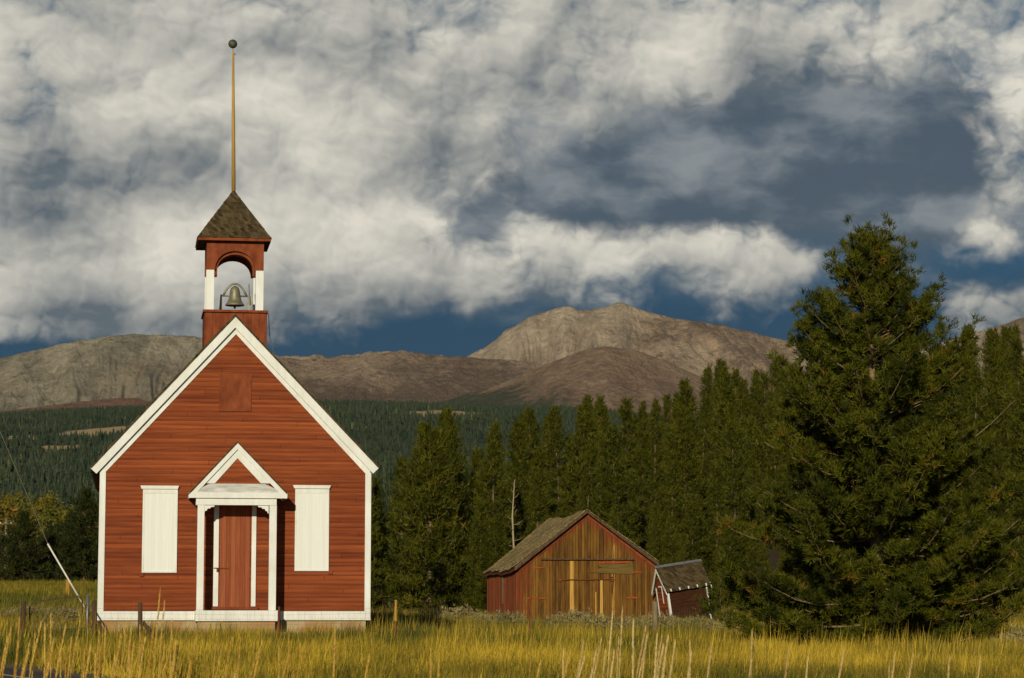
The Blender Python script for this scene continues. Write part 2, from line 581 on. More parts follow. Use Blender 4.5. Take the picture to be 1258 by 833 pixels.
# where clouds stand (x, y, rx, ry, weight)
cov = blobs([(1.6, .6, 3.6, 1.5, .62), (4.2, 1.2, 2.1, 1.0, .42), (2.0, 2.1, 4.4, .9, .55), (7.3, .45, 1.9, 1.1, .50),
             (10.9, .35, 1.7, .9, .50), (12.5, 1.45, .7, .5, .50), (8.6, .9, 1.0, .6, .30),
             (1.2, 3.35, 2.6, .75, .70), (3.9, 3.2, 1.7, .80, .62), (5.4, 3.50, 1.1, .42, .50), (7.0, 3.2, .95, .48, .55),
             (8.7, 3.05, .75, .50, .58), (9.6, 3.25, .7, .30, .42), (6.4, 2.75, .5, .3, .20), (12.25, 3.05, .45, .26, .48), (12.2, 3.75, .6, .22, .36),
             (10.4, 1.95, .3, .25, .22), (12.5, 2.5, .4, .2, .30),
             (6.9, 4.25, 3.4, .40, -1.05), (1.2, 3.95, 1.8, .35, .45), (2.2, 4.45, 2.4, .16, -.5), (12.5, 4.4, .9, .3, -.3), (9.9, 2.15, 1.6, .75, -.50), (6.3, 2.2, 1.0, .35, -.2), (5.9, 2.66, .45, .32, -.75), (7.6, 2.52, .8, .22, -.40), (4.6, 2.45, .7, .2, -.2),
             (11.0, 3.6, .7, .8, -.38), (10.9, 1.75, .9, .8, -.45), (9.2, 1.95, 2.2, .75, -.55), (7.3, 2.25, 1.2, .4, -.35), (11.6, 2.3, .5, .3, -.2), (5.9, .12, .35, .2, -.45), (12.1, 3.45, .45, .10, -.3), (0, 4.4, .5, .2, -.3)], .26)
C = g.m('ADD', cov, g.m('MULTIPLY_ADD', n0, 1.6, -.80))
C = g.m('ADD', C, g.m('MULTIPLY_ADD', p0, .26, -.15))
C = g.m('ADD', C, g.m('MULTIPLY_ADD', fine, .26, -.13))
alpha = g.step(C, .08, .84)
# brightness of the lit sides
lum = blobs([(1.4, .9, 2.6, 1.0, .10), (3.6, 1.4, 1.7, .6, .22), (1.3, 3.2, 1.8, .5, .20), (4.0, 2.85, 1.4, .45, .22), (7.0, 3.0, 2.4, .40, .22),
             (12.3, 1.3, .8, .6, .34), (10.9, .5, 1.3, .6, .12), (8.9, 2.8, .7, .3, .16), (6.9, .5, .9, .8, .14), (12.2, 3.0, .5, .3, .14),
             (2.6, 2.25, 3.8, .50, -.24), (1.0, 1.5, 1.1, .5, -.16), (2.0, 4.0, 3.0, .40, -.30), (6.8, 3.72, 2.6, .32, -.45), (0.3, 2.7, .8, .3, -.15), (3.7, .55, .9, .4, -.22), (5.0, .9, .8, .5, -.12), (6.6, 1.9, 1.9, .7, -.25),
             (8.3, 1.6, 1.6, .8, -.20), (3.3, .45, .5, .35, -.10), (10.0, 1.7, 1.3, .7, -.28), (12.2, 3.8, .6, .3, -.12), (11.2, 1.6, .9, .7, -.25), (9.8, 1.0, 1.2, .4, -.15), (5.9, 1.4, .5, .3, .25), (3.0, .9, .4, .4, .15), (8.9, 2.75, .5, .2, .2), (7.0, 2.95, .5, .2, .12)], .40)
relief = g.m('ADD', g.m('MULTIPLY', g.m('SUBTRACT', n0, n1), .55), g.m('MULTIPLY', g.m('SUBTRACT', p0, p1), .24))
big = g.noise2(PW, .62, 3, .5)
shade = g.m('ADD', g.m('ADD', lum, relief), g.m('MULTIPLY_ADD', fine, .07, -.035))
shade = g.m('ADD', shade, g.m('MULTIPLY_ADD', big, 1.5, -.75))
edge = g.step(C, .30, .75)
shade = g.m('MULTIPLY_ADD', edge, .12, g.m('ADD', shade, -.06))
K = 1 / .05
ccol = g.mix(g.step(shade, -.12, .94, False), tuple(k * K for k in (.108, .136, .160)), tuple(k * K for k in (.74, .70, .60)))
# the dark storm veil behind them and the blue gap along the skyline
veil = blobs([(8.6, 1.9, 3.6, 1.3, 1.0), (3.0, 2.4, 5.0, .9, .9), (6.0, .8, 6.0, 1.6, .7), (11.3, 2.7, 1.5, .7, .55), (11.3, 1.75, 1.0, .8, .7)], 0)
soft = g.noise2(g.vm('MULTIPLY', PW, (.7, 1.5, 1)), .8, 6, .55)
veil = g.step(g.m('ADD', veil, g.m('MULTIPLY_ADD', soft, 1.1, -.55)), .15, .95)
vcol = g.mix(g.step(g.m('ADD', soft, blobs([(6.5, 1.0, 4.5, .9, .10), (2.0, 2.25, 3.6, .7, .42), (1.2, 4.0, 1.6, .4, .30), (8.0, 2.5, 2.5, .5, -.06)], 0)), .38, .78),
             tuple(k * K for k in (.068, .100, .135)), tuple(k * K for k in (.245, .272, .29)))
low = g.step(Y, 2.3, 4.0)
blue = g.mix(low, tuple(k * K for k in (.022, .098, .18)), tuple(k * K for k in (.004, .042, .086)))
front = g.step(dy, .55, .93)
bcol = g.mix(g.m('MULTIPLY', front, .92), sky, blue)
bcol = g.mix(g.m('MULTIPLY', veil, front), bcol, vcol)
col = g.mix(g.m('MULTIPLY', alpha, front), bcol, ccol)
g.L.new(col, bg.inputs['Color'])

# ------------------------------------------------------------------ ground
DS = np.array([0, 5, 30, 40, 46, 50, 55, 60, 70, 85, 100, 120, 160, 200, 260, 400, 900, 1500, 2500, 4000, 5200.])
PXS = np.array([-300., 0, 330, 470, 580, 700, 900, 1250, 1700])


def fz(d, y): return d * (HOR - y) / F


L0 = [-1.6, -1.58, -1.36, -1.12, -.97, -.90, -.82, -.68, -.50, -.2, .1, .6, 1.4, 2.0, 4, 9.5, 30, 62, fz(2500, 572), fz(4000, 522), fz(5200, 520)]
C0 = [-1.6, -1.58, -1.36, -1.12, -.98, -.92, -.84, -.68, -.52, -.3, -.1, .2, 1.2, 2.2, 4, 9.5, 30, 62, fz(2500, 566), fz(4000, 503), fz(5200, 500)]
C1 = [-1.6, -1.58, -1.36, -1.13, -1.0, -.93, -.84, -.66, -.55, -.42, -.2, .1, 1.1, 2.4, 4.4, 9.5, 30, 62, fz(2500, 566), fz(4000, 503), fz(5200, 500)]
C2 = [-1.6, -1.58, -1.36, -1.15, -1.03, -.97, -.90, -.80, -.68, -.55, -.3, .4, 2.6, 5.0, 8, 12, 32, 62, fz(2500, 570), fz(4000, 508), fz(5200, 505)]
C3 = [-1.6, -1.58, -1.38, -1.17, -1.07, -1.02, -.95, -.88, -.76, -.62, -.3, .9, 3.8, 7.0, 10.5, 14, 34, 62, fz(2500, 575), fz(4000, 512), fz(5200, 505)]
C4 = [-1.6, -1.58, -1.38, -1.18, -1.09, -1.04, -.98, -.92, -.80, -.62, 0, 1.7, 6.0, 10.5, 14.5, 18, 36, 62, fz(2500, 580), fz(4000, 530), fz(5200, 525)]
C5 = [-1.6, -1.58, -1.38, -1.18, -1.09, -1.04, -.98, -.92, -.80, -.55, .3, 2.4, 7.8, 13.2, 18.5, 24, 40, 66, fz(2500, 580), fz(4000, 540), fz(5200, 535)]
ZT = np.array([L0, L0, C0, C1, C2, C3, C4, C5, C5])
ROAD_A, ROAD_B = np.array([-9.7, 46.0]), np.array([-5.6, 39.2])
_rd = (ROAD_B - ROAD_A) / np.linalg.norm(ROAD_B - ROAD_A)
_rn = np.array([_rd[1], -_rd[0]])            # towards the camera side
if _rn @ (np.zeros(2) - ROAD_A) < 0: _rn = -_rn


def road_s(x, y):
    return (x - ROAD_A[0]) * _rn[0] + (y - ROAD_A[1]) * _rn[1]


def sm(x, a, b):
    t = np.clip((x - a) / (b - a), 0, 1); return t * t * (3 - 2 * t)


def gz(x, y, road=True, noise=True):
    x, y = np.asarray(x, float), np.asarray(y, float)
    d = np.hypot(x, y)
    px = np.clip(np.degrees(np.arctan2(x, y)) * 0 + np.arctan2(x, y) * F + CX, PXS[0], PXS[-1])
    px = np.where(y < 0, np.clip(px, 330, 330), px)
    back = sm(-y, -2, 20)
    ld = np.log(d + 20)
    LD = np.log(DS + 20)
    cols = np.array([np.interp(ld, LD, z) for z in ZT])
    z = np.zeros_like(d)
    for i in range(len(PXS) - 1):
        m = (px >= PXS[i]) & (px <= PXS[i + 1])
        t = (px - PXS[i]) / (PXS[i + 1] - PXS[i])
        z = np.where(m, cols[i] * (1 - t) + cols[i + 1] * t, z)
    z = z * (1 - back) + np.minimum(z, -1.6) * back
    if noise:
        z = z + fbm(x * .12, y * .12, 3) * .05 * sm(d, 20, 40) + fbm(x * .004 + 5, y * .004, 4) * .006 * np.clip(d - 300, 0, 2500) * (1 - .7 * sm(d, 2500, 4000))
    if road:
        s = road_s(x, y)
        k = sm(s, -.5, .25) * (1 - sm(s, 7.2, 8.2))
        z = z - .07 * k
    return z + CAMZ


def g1(x, y, **k): return float(gz(np.array([x]), np.array([y]), **k)[0])


azs = np.concatenate([np.linspace(-180, -30, 26)[:-1], np.linspace(-30, -14, 33)[:-1], np.linspace(-14, 15, 380)[:-1],
                      np.linspace(15, 30, 31)[:-1], np.linspace(30, 180, 26)])
rs = np.concatenate([[0.01, 3, 7, 12, 17, 22, 27], np.linspace(31, 110, 170), np.geomspace(112, 5200, 130)])
A, RR = np.meshgrid(np.radians(azs), rs)
gx, gy = RR * np.sin(A), RR * np.cos(A)
gzv = gz(gx, gy)
gv = np.stack([gx, gy, gzv], -1).reshape(-1, 3)
na, nr = len(azs), len(rs)
ii = np.arange(nr - 1)[:, None] * na + np.arange(na - 1)[None]
gq = np.stack([ii, ii + 1, ii + na + 1, ii + na], -1).reshape(-1, 4)[:, ::-1]


def m_ground(g):
    p = g.pos(); x, y, z = g.sep(p)
    n1 = g.noise(p, .35, 5, .6); n2 = g.noise(p, 3.0, 5, .65); n3 = g.noise(p, .012, 5, .6)
    c = g.mix(g.rng(n2, .3, .7, 0, 1), (.10, .085, .022), (.24, .17, .035))
    c = g.mix(g.step(n1, .48, .66), c, (.10, .105, .018))
    # forest floor and far slopes
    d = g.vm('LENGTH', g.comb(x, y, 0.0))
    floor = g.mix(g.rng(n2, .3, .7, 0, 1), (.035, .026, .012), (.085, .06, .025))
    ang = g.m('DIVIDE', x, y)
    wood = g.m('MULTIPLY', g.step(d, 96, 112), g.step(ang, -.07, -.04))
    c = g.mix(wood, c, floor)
    bare = g.mix(g.rng(n3, .35, .65, 0, 1), (.16, .095, .055), (.27, .18, .10))
    bare = g.mix(g.step(ang, -.175, -.155), bare, g.mix(n3, (.035, .040, .015), (.085, .075, .025)))
    c = g.mix(g.step(d, 280, 420), c, bare)
    far = g.mix(g.rng(g.noise(p, .008, 6, .6), .35, .65, 0, 1), (.030, .042, .024), (.07, .075, .035))
    c = g.mix(g.step(d, 1000, 1300), c, far)
    # bare yellow clearings high on the wooded slope
    for (px, D_, ry, rx) in ((562, 3900, 260, 66), (535, 3700, 190, 50), (120, 3050, 140, 46), (75, 2650, 60, 22), (20, 2900, 60, 30)):
        q = at(px, 500, D_)
        e = g.vm('MULTIPLY', g.vm('SUBTRACT', p, (q.x, D_, 0)), (1 / rx, 1 / ry, 0))
        k = g.step(g.m('ADD', g.vm('LENGTH', e), g.m('MULTIPLY_ADD', g.noise(p, .03, 4, .6), 1.0, -.5)), 1.0, .75)
        c = g.mix(k, c, g.mix(n3, (.34, .22, .10), (.52, .38, .18)))
    return dict(c=c, r=.95, n=g.bump(n2, .5, .06))


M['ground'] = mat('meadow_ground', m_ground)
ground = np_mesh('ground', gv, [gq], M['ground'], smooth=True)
tag(ground, kind='structure')

# road: a sheet following the ground, with a shoulder and a painted edge line
def strip(name, s0, s1, lift, m, t0=-60, t1=90, ns=8, nt=300, jit=0.0):
    ts = np.linspace(t0, t1, nt); ss = np.linspace(s0, s1, ns)
    T, S = np.meshgrid(ts, ss)
    if jit:
        S = S + (S == s0) * fbm(T * .8, T * 0 + 3, 3) * jit
    x = ROAD_A[0] + _rd[0] * T + _rn[0] * S; y = ROAD_A[1] + _rd[1] * T + _rn[1] * S
    z = gz(x, y, road=False, noise=False) + lift
    i = np.arange(ns - 1)[:, None] * nt + np.arange(nt - 1)[None]
    q = np.stack([i, i + 1, i + nt + 1, i + nt], -1).reshape(-1, 4)
    o = np_mesh(name, np.stack([x, y, z], -1).reshape(-1, 3), [q], m, smooth=True)
    o.data.flip_normals() if o.data.polygons[0].normal.z < 0 else None
    return tag(o, kind='structure')


def m_asphalt(g):
    p = g.pos()
    n = g.noise(p, 18, 4, .7); b = g.noise(p, .5, 4)
    return dict(c=g.mix(g.rng(g.m('ADD', n, b), .7, 1.3, 0, 1), (.055, .045, .032), (.115, .095, .066)), r=.9, n=g.bump(n, .5, .01))


M['asphalt'] = mat('worn_asphalt', m_asphalt)
M['gravel'] = mat('gravel_shoulder', plainmat((.10, .075, .04), (.23, .18, .10), (12, 12, 12), .95, .6))
M['line'] = mat('road_paint', plainmat((.40, .36, .27), (.60, .55, .44), (9, 9, 9)))
strip('road', .7, 7.6, .016, M['asphalt'])
strip('road_shoulder', -.15, .75, .008, M['gravel'], jit=.5)
strip('road_marking', 1.55, 1.67, .024, M['line'], ns=2)

# ------------------------------------------------------------------ mountains
def m_mountain(lo, hi, veg, vegamt, streak=1.0, rust=(.26, .15, .09)):
    def fn(g):
        p = g.pos()
        nz = g.sep(g.N.new('ShaderNodeNewGeometry').outputs['Normal'])[2]
        x, y, z = g.sep(p)
        warp = g.vm('MULTIPLY_ADD', g.noise(p, .0025, 3, .5, out=1), (90, 90, 90), p)
        st = g.noise(g.vm('MULTIPLY', warp, (.011, .0042, .0042)), 1.0, 8, .66)
        fine = g.noise(p, .03, 7, .7)
        big = g.noise(p, .0016, 4, .55)
        f = g.m('ADD', g.m('MULTIPLY', st, streak), g.m('MULTIPLY', fine, .5))
        f = g.rng(f, .42 * (streak + .5), .60 * (streak + .5), 0, 1)
        c = g.mix(f, lo, hi)
        c = g.mix(g.m('MULTIPLY', g.step(g.m('ADD', big, g.m('MULTIPLY_ADD', st, .5, -.25)), .46, .60), .75), c, rust)
        vg = g.step(g.m('ADD', g.m('ADD', big, g.m('MULTIPLY', fine, .5)), vegamt), .72, .86)
        c = g.mix(vg, c, veg)
        return dict(c=c, r=.95, n=g.bump(g.m('ADD', g.m('MULTIPLY', st, 14.0), g.m('MULTIPLY', fine, 12.0)), 1.0, 3.0))
    return fn


def mountain(name, crest, D, depth, yfoot, m, seed, gully=1.0, gfreq=1.0, rough=1.0, na=760, nt=110):
    """crest: (px, py) of the skyline seen from the road; a real ridge at distance D falling towards the valley over `depth` metres"""
    pxs = np.linspace(crest[0][0], crest[-1][0], na)
    cy = np.interp(pxs, [c[0] for c in crest], [c[1] for c in crest])
    k = np.hanning(9); k /= k.sum()
    cy = np.convolve(np.pad(cy, 4, mode='edge'), k, 'valid')
    x0 = (pxs - CX) / F * D
    crz = CAMZ + D * (HOR - cy) / F * 1.0
    fz_ = CAMZ + (D - depth) * (HOR - yfoot) / F
    ts = np.concatenate([np.linspace(0, 1, nt), np.linspace(1, 1.7, 26)[1:]])
    T, Xr = np.meshgrid(ts, x0, indexing='ij')
    CZ = np.broadcast_to(crz, T.shape)
    y = D - depth + T * depth
    x = Xr * (1 + (T - 1) * depth / D * .55)
    face = np.where(T <= 1, T ** 1.3, np.maximum(0, 1 - (T - 1) * 1.3))
    z = fz_ + (CZ - fz_) * face
    amp = (crz.max() - fz_)
    # gullies run down the face
    wx = x + fbm(x / 900 + seed, y / 900, 3) * 160 + (y - D) * (.55 * np.tanh(2.5 * fbm(x / 700 + seed * 3, 0 * y, 2)) + .25)
    gl = fbm(wx / (150 / gfreq) + seed, y / 1500 + seed, 5, .55, ridged=True)
    gl2 = fbm(wx / (800 / gfreq) + seed * 2, y / 2600 + seed, 4, .5, ridged=True)
    env = np.where(T <= 1, np.sin(np.pi * np.clip(T, 0, 1) ** .8) ** .7, 0)
    z = z + amp * env * ((gl - .8) * .14 + (gl2 - .8) * .34) * gully
    z = z + fbm(x / 160 + seed, y / 160, 6, .65, ridged=True) * 17 * rough * np.where(T <= 1, .35 + .65 * env, 1)
    z = z + (fbm(x / 60 + seed, y / 500, 4) * 5 * rough) * (np.abs(T - 1) < .05)
    v = np.stack([x, y, z], -1).reshape(-1, 3)
    n_t = len(ts)
    i = np.arange(n_t - 1)[:, None] * na + np.arange(na - 1)[None]
    q = np.stack([i, i + 1, i + na + 1, i + na], -1).reshape(-1, 4)
    return tag(np_mesh(name, v, [q], m, smooth=True), kind='structure')


M['mt_pale'] = mat('pale_scree', m_mountain((.34, .255, .17), (.60, .475, .335), (.19, .135, .09), -.02, 1.0, (.46, .295, .175)))
M['mt_grey'] = mat('grey_rock_face', m_mountain((.24, .205, .14), (.48, .405, .285), (.19, .135, .085), -.06, 1.2, (.36, .28, .18)))
M['mt_brown'] = mat('brown_tundra', m_mountain((.29, .20, .13), (.48, .345, .23), (.17, .115, .075), .05, .7, (.27, .175, .125)))
M['mt_dome'] = mat('dark_brown_tundra', m_mountain((.23, .145, .09), (.39, .265, .17), (.08, .085, .045), .015, .6, (.23, .135, .09)))
M['mt_red'] = mat('red_brown_heath', m_mountain((.21, .11, .07), (.28, .165, .105), (.24, .14, .09), .0, .5, (.25, .13, .085)))

mountain('mountain', [(-420, 520), (-250, 480), (-120, 455), (0, 440), (40, 431), (80, 422), (120, 415), (165, 412), (215, 413), (255, 417), (290, 428), (325, 452), (355, 482), (390, 515)],
         7600, 820, 528, M['mt_grey'], 1.3, .85, 1.25)
mountain('mountain', [(500, 472), (545, 453), (565, 443), (583, 434), (597, 427), (608, 419), (621, 405), (634, 400), (648, 391), (664, 385), (680, 380), (694, 376), (702, 377), (710, 381), (728, 380), (745, 378), (756, 373), (764, 371), (773, 375), (786, 381), (820, 389), (852, 395), (882, 399),
                      (905, 404), (923, 407), (953, 416), (1000, 424), (1060, 438), (1140, 462), (1240, 490)], 9800, 1250, 530, M['mt_pale'], 7.7, 1.2, 1.1)
mountain('mountain', [(250, 470), (300, 455), (340, 441), (372, 443), (400, 442), (425, 440), (450, 437), (478, 433), (510, 434), (540, 438), (590, 441), (640, 445), (690, 452), (740, 466), (800, 490)],
         8200, 760, 520, M['mt_brown'], 3.1, .75, .8)
mountain('mountain', [(480, 508), (540, 496), (600, 478), (650, 458), (690, 441), (720, 431), (745, 427), (775, 430), (805, 440), (835, 453), (870, 468), (920, 488), (980, 510)],
         6400, 700, 530, M['mt_dome'], 5.7, .5, .8, .8)
mountain('mountain', [(980, 470), (1060, 448), (1130, 431), (1165, 420), (1200, 410), (1230, 401), (1258, 392), (1310, 378), (1400, 370), (1520, 395), (1640, 430)],
         9000, 1100, 540, M['mt_pale'], 9.2, .8, .9)
mountain('mountain', [(-420, 520), (-200, 515), (0, 507), (50, 501), (100, 495), (140, 491), (165, 490), (185, 496), (240, 503), (330, 510), (420, 516)],
         5600, 330, 528, M['mt_red'], 2.2, .2, .5, .5)
mountain('mountain', [(300, 452), (330, 440), (350, 439), (368, 442), (385, 438), (402, 441), (418, 437), (436, 439), (455, 434), (475, 432), (500, 435), (530, 437), (575, 446), (640, 470)],
         9400, 420, 470, M['mt_pale'], 6.6, .5, 1.2, 1.4)

# ------------------------------------------------------------------ far wooded hill (one mass)
def far_forest():
    n = 42000
    d = np.sqrt(RNG.uniform(500 ** 2, 5000 ** 2, n * 2)); px = RNG.uniform(-260, 960, n * 2)
    x = (px - CX) / F * d
    keep = fbm(x / 260 + 3, d / 420, 4) > -.5
    keep &= (d > 1150) | (px > 150)
    for (cx_, D_, rx, ry) in ((562, 3900, 64, 250), (535, 3700, 48, 180), (120, 3050, 44, 130), (75, 2650, 20, 50)):
        qx = (cx_ - CX) / F * D_
        keep &= ((x - qx) / rx) ** 2 + ((d - D_) / ry) ** 2 > 1
    x, d = x[keep][:n], d[keep][:n]
    n = len(x)
    z = gz(x, d) - .5
    h = RNG.gamma(9, .9, n).clip(4, 14) * (1 + .25 * fbm(x / 300, d / 300, 3)); r = h * RNG.uniform(.15, .25, n)
    k = 6
    V, T, tn = [], [], []
    base = 0
    tone = np.clip(RNG.normal(.42, .22, n) + fbm(x / 300 + 9, d / 300, 4) * .55, 0, .92)
    tone = np.where(RNG.random(n) < .012, .97, tone)
    for tier in range(3):
        zb = z + h * (.08, .36, .62)[tier]; zt = z + h * (.55, .82, 1.0)[tier]; rr = r * (1, .72, .45)[tier]
        a = RNG.uniform(0, 6.28, n)[:, None] + np.arange(k) * 2 * np.pi / k
        jr = rr[:, None] * RNG.uniform(.65, 1.25, (n, k))
        ring = np.stack([x[:, None] + jr * np.cos(a), d[:, None] + jr * np.sin(a), zb[:, None] + RNG.uniform(-.06, .06, (n, k)) * h[:, None]], -1)
        tip = np.stack([x + RNG.normal(0, .03, n) * h, d, zt], -1)[:, None]
        v = np.concatenate([ring, tip], 1).reshape(-1, 3)
        b = base + np.arange(n)[:, None] * (k + 1)
        for j in range(k):
            T.append(np.concatenate([b + j, b + (j + 1) % k, b + k], 1))
        V.append(v); tn.append(np.repeat(tone, k + 1)); base += len(v)
    o = np_mesh('forest', np.concatenate(V), [np.concatenate(T)], M['farwood'], tone=np.concatenate(tn))
    tag(o, 'dark blue-green conifer forest covering the far hillside below the bare mountains', 'forest', kind='stuff')


far_forest()


# ------------------------------------------------------------------ trees
def tris(pos, dirs, ln, wd, k, spread, rng, tone):
    """k needle-like triangles per tuft"""
    n = len(pos)
    dv = dirs[:, None, :] + rng.normal(0, spread, (n, k, 3))
    dv /= np.linalg.norm(dv, axis=2, keepdims=True) + 1e-9
    side = np.cross(dv, rng.normal(size=(n, k, 3)))
    side /= np.linalg.norm(side, axis=2, keepdims=True) + 1e-9
    L = (ln[:, None] * rng.uniform(.6, 1.15, (n, k)))[..., None]
    Wd = (wd[:, None] * rng.uniform(.7, 1.3, (n, k)))[..., None]
    b = pos[:, None, :] + rng.normal(0, .22, (n, k, 3)) * ln[:, None, None]
    p0, p1, p2 = b - side * Wd, b + side * Wd, b + dv * L
    v = np.stack([p0, p1, p2], 2).reshape(-1, 3)
    t = np.clip(tone[:, None] + rng.normal(0, .10, (n, k)) * (tone[:, None] < .92), 0, 1)
    t = np.where(tone[:, None] < .92, np.minimum(t, .92), 1.0)
    return v, np.arange(len(v)).reshape(-1, 3), np.repeat(t.reshape(-1), 3)


def conifer_parts(seed, Ht, prof, trunk_r, dz, nb, tuft, kk, wd, spread, twigs, odd=.012, up=.5, tl=.5, wob=.05, bark_r=.02, clump=0):
    """returns trunk MB and needle arrays"""
    rng = np.random.default_rng(seed)
    ph, pr = [p[0] for p in prof], [p[1] for p in prof]
    mb = MB()
    zs = np.linspace(-.25, Ht, 14)
    cx = np.cumsum(rng.normal(0, wob * .5, 14)) * .6; cx -= cx[0]
    cyy = np.cumsum(rng.normal(0, wob * .5, 14)) * .6; cyy -= cyy[0]
    mb.tube([(cx[i], cyy[i], zs[i]) for i in range(14)], [max(.012, trunk_r * (1 - i / 13.5) ** .8) for i in range(14)], 8)
    P_, D_, L_, T_ = [], [], [], []
    z = ph[0]
    while z < Ht - .05:
        for b in range(rng.integers(nb[0], nb[1] + 1)):
            zz = z + rng.uniform(-.5, .5) * dz
            if zz > Ht - .03: continue
            t = max(zz, 0) / Ht
            Lb = np.interp(zz, ph, pr) * rng.choice([1.0, .9, .8, .62, .45], p=[.3, .25, .2, .15, .10]) * rng.uniform(.92, 1.08)
            if Lb < .08: continue
            a = rng.uniform(0, 2 * np.pi)
            el = min((-.18 + .95 * t ** 1.6) + rng.normal(0, .13), .95)
            ax = np.array([np.interp(zz, zs, cx), np.interp(zz, zs, cyy), zz])
            nseg = 7
            s = np.linspace(0, 1, nseg)
            hx = np.array([np.cos(a), np.sin(a), 0]); sd = np.array([-np.sin(a), np.cos(a), 0])
            sw = rng.normal(0, .10)
            rise = np.tan(el) * s * .9 - .10 * np.sin(np.pi * s) * (1 - t) + up * s ** 2.4 * .35
            pts = ax + Lb * (s[:, None] * hx + rise[:, None] * np.array([0, 0, 1]) + (sw * s ** 2)[:, None] * sd)
            mb.tube(pts.tolist(), [max(.004, bark_r * (Lb / 2.5) ** .6 * (1 - .85 * q)) for q in s], 4, cap=False)
            btone = np.clip(rng.normal(.45, .16), .05, .9)
            # tufts on the limb and on side twigs
            nt = max(3, int(Lb * twigs))
            for q in np.linspace(rng.uniform(.12, .34), 1.0, nt):
                p = np.array([np.interp(q, s, pts[:, c]) for c in range(3)])
                i = min(int(q * (nseg - 1)), nseg - 2)
                dr = pts[i + 1] - pts[i]; dr /= np.linalg.norm(dr)
                sgn = rng.choice([-1, 1])
                tw = dr * rng.uniform(.3, .9) + sgn * sd * rng.uniform(.3, 1.0) + np.array([0, 0, rng.uniform(0, .7)])
                tw /= np.linalg.norm(tw)
                ll = tl * rng.uniform(.35, 1.0) * (1.15 - .75 * q) * min(1.0, Lb / 1.2 + .10)
                if q > .97: tw, ll = dr + np.array([0, 0, .5]), .12
                m_ = max(1, int(round(ll / tuft * 1.3)))
                if tl > .3 and ll > .2 and Lb > 1.0:
                    mb.tube([p, p + tw * ll], [.006, .003], 3, cap=False)
                if clump:
                    ctone = np.clip(btone + rng.normal(0, .18), 0, .92) if rng.random() > odd * (1.6 - q) else 1.0
                    for j in range(clump if ll > .15 else 3):
                        o_ = rng.normal(0, .075, 3) + np.array([0, 0, .03])
                        P_.append(p + tw * ll + o_); D_.append(o_ * 5 + tw * .5 + np.array([0, 0, .55]))
                        L_.append(tuft * rng.uniform(.8, 1.2)); T_.append(ctone if ctone == 1.0 else np.clip(ctone + rng.normal(0, .07), 0, .92))
                    continue
                for j in range(m_):
                    f = (j + 1) / m_
                    P_.append(p + tw * ll * f + rng.normal(0, .03, 3)); D_.append(tw + np.array([0, 0, .55 + .4 * rng.random()]))
                    L_.append(tuft * rng.uniform(.8, 1.2))
                    T_.append(1.0 if rng.random() < odd * (1.6 - q) else np.clip(btone + rng.normal(0, .13), 0, .92))
        z += dz * rng.uniform(.8, 1.2)
    P_, D_, L_, T_ = np.array(P_), np.array(D_), np.array(L_), np.array(T_)
    D_ /= np.linalg.norm(D_, axis=1, keepdims=True)
    v, f, tn = tris(P_, D_, L_, np.full(len(P_), wd), kk, spread, rng, T_)
    return mb, v, f, tn


def conifer(name, seed, loc, label, cat, prof, Ht, tr=.13, group=None, mt='conifer', bark='barkdark', **kw):
    opt = dict(dz=.30, nb=(4, 6), tuft=.30, kk=7, wd=.026, spread=.5, twigs=5.0)
    opt.update(kw)
    mb, v, f, tn = conifer_parts(seed, Ht, prof, tr, **opt)
    t = thing(name, loc, label, cat, group)
    mb.build('trunk', M[bark], t, smooth=True)
    np_mesh('crown', v, [f], M[mt], t, tone=tn)
    return t


# the big pine in front of the forest
hero_xy = at(1078, 800, 57)
hz = g1(hero_xy.x, 57)
HP = [(.05, 3.3), (.5, 3.85), (1.4, 4.0), (2.6, 3.7), (3.6, 3.35), (4.6, 2.95), (5.4, 2.6), (6.2, 2.25), (6.9, 1.9), (7.5, 1.6), (8.0, 1.35), (8.6, 1.02), (9.2, .70), (9.6, .40), (9.95, .12), (10.0, .03)]
hero = conifer('pine_tree', 21, (hero_xy.x, 57, hz), 'largest bushy green pine standing in front of the forest beside the leaning shed', 'tree', HP, 10.0, .19,
               mt='pine', bark='bark', dz=.29, nb=(7, 9), tuft=.155, kk=18, wd=.0125, spread=.60, twigs=6.2, odd=.004, up=.8, tl=.55, bark_r=.030, clump=9)

hero.scale = (1, 1, .965)

# forest prototypes
def prof_cone(Ht, Rm, h0, bulge=.9):
    return [(h0, Rm * .75), (h0 + .12 * Ht, Rm), (.45 * Ht, Rm * .80 * bulge), (.65 * Ht, Rm * .56), (.8 * Ht, Rm * .36), (.92 * Ht, Rm * .16), (Ht, .03)]


FLAB = 'tall dark green conifer crowded into the forest slope behind the weathered barn'
FGRP = 'conifers of the forest slope behind the barn'
PROTO = []
SPEC = [(31, 10, 1.6, .3, .30), (32, 10, 1.35, .4, .32), (33, 10, 1.85, .2, .31), (34, 10, 1.2, .5, .32), (35, 10, 1.5, .4, .27), (36, 10, 1.7, .2, .31), (37, 10, 1.1, .4, .31)]
for i, (sd, Ht, Rm, h0, dz_) in enumerate(SPEC):
    PROTO.append((sd, Ht, Rm, h0, dz_))

made = {}


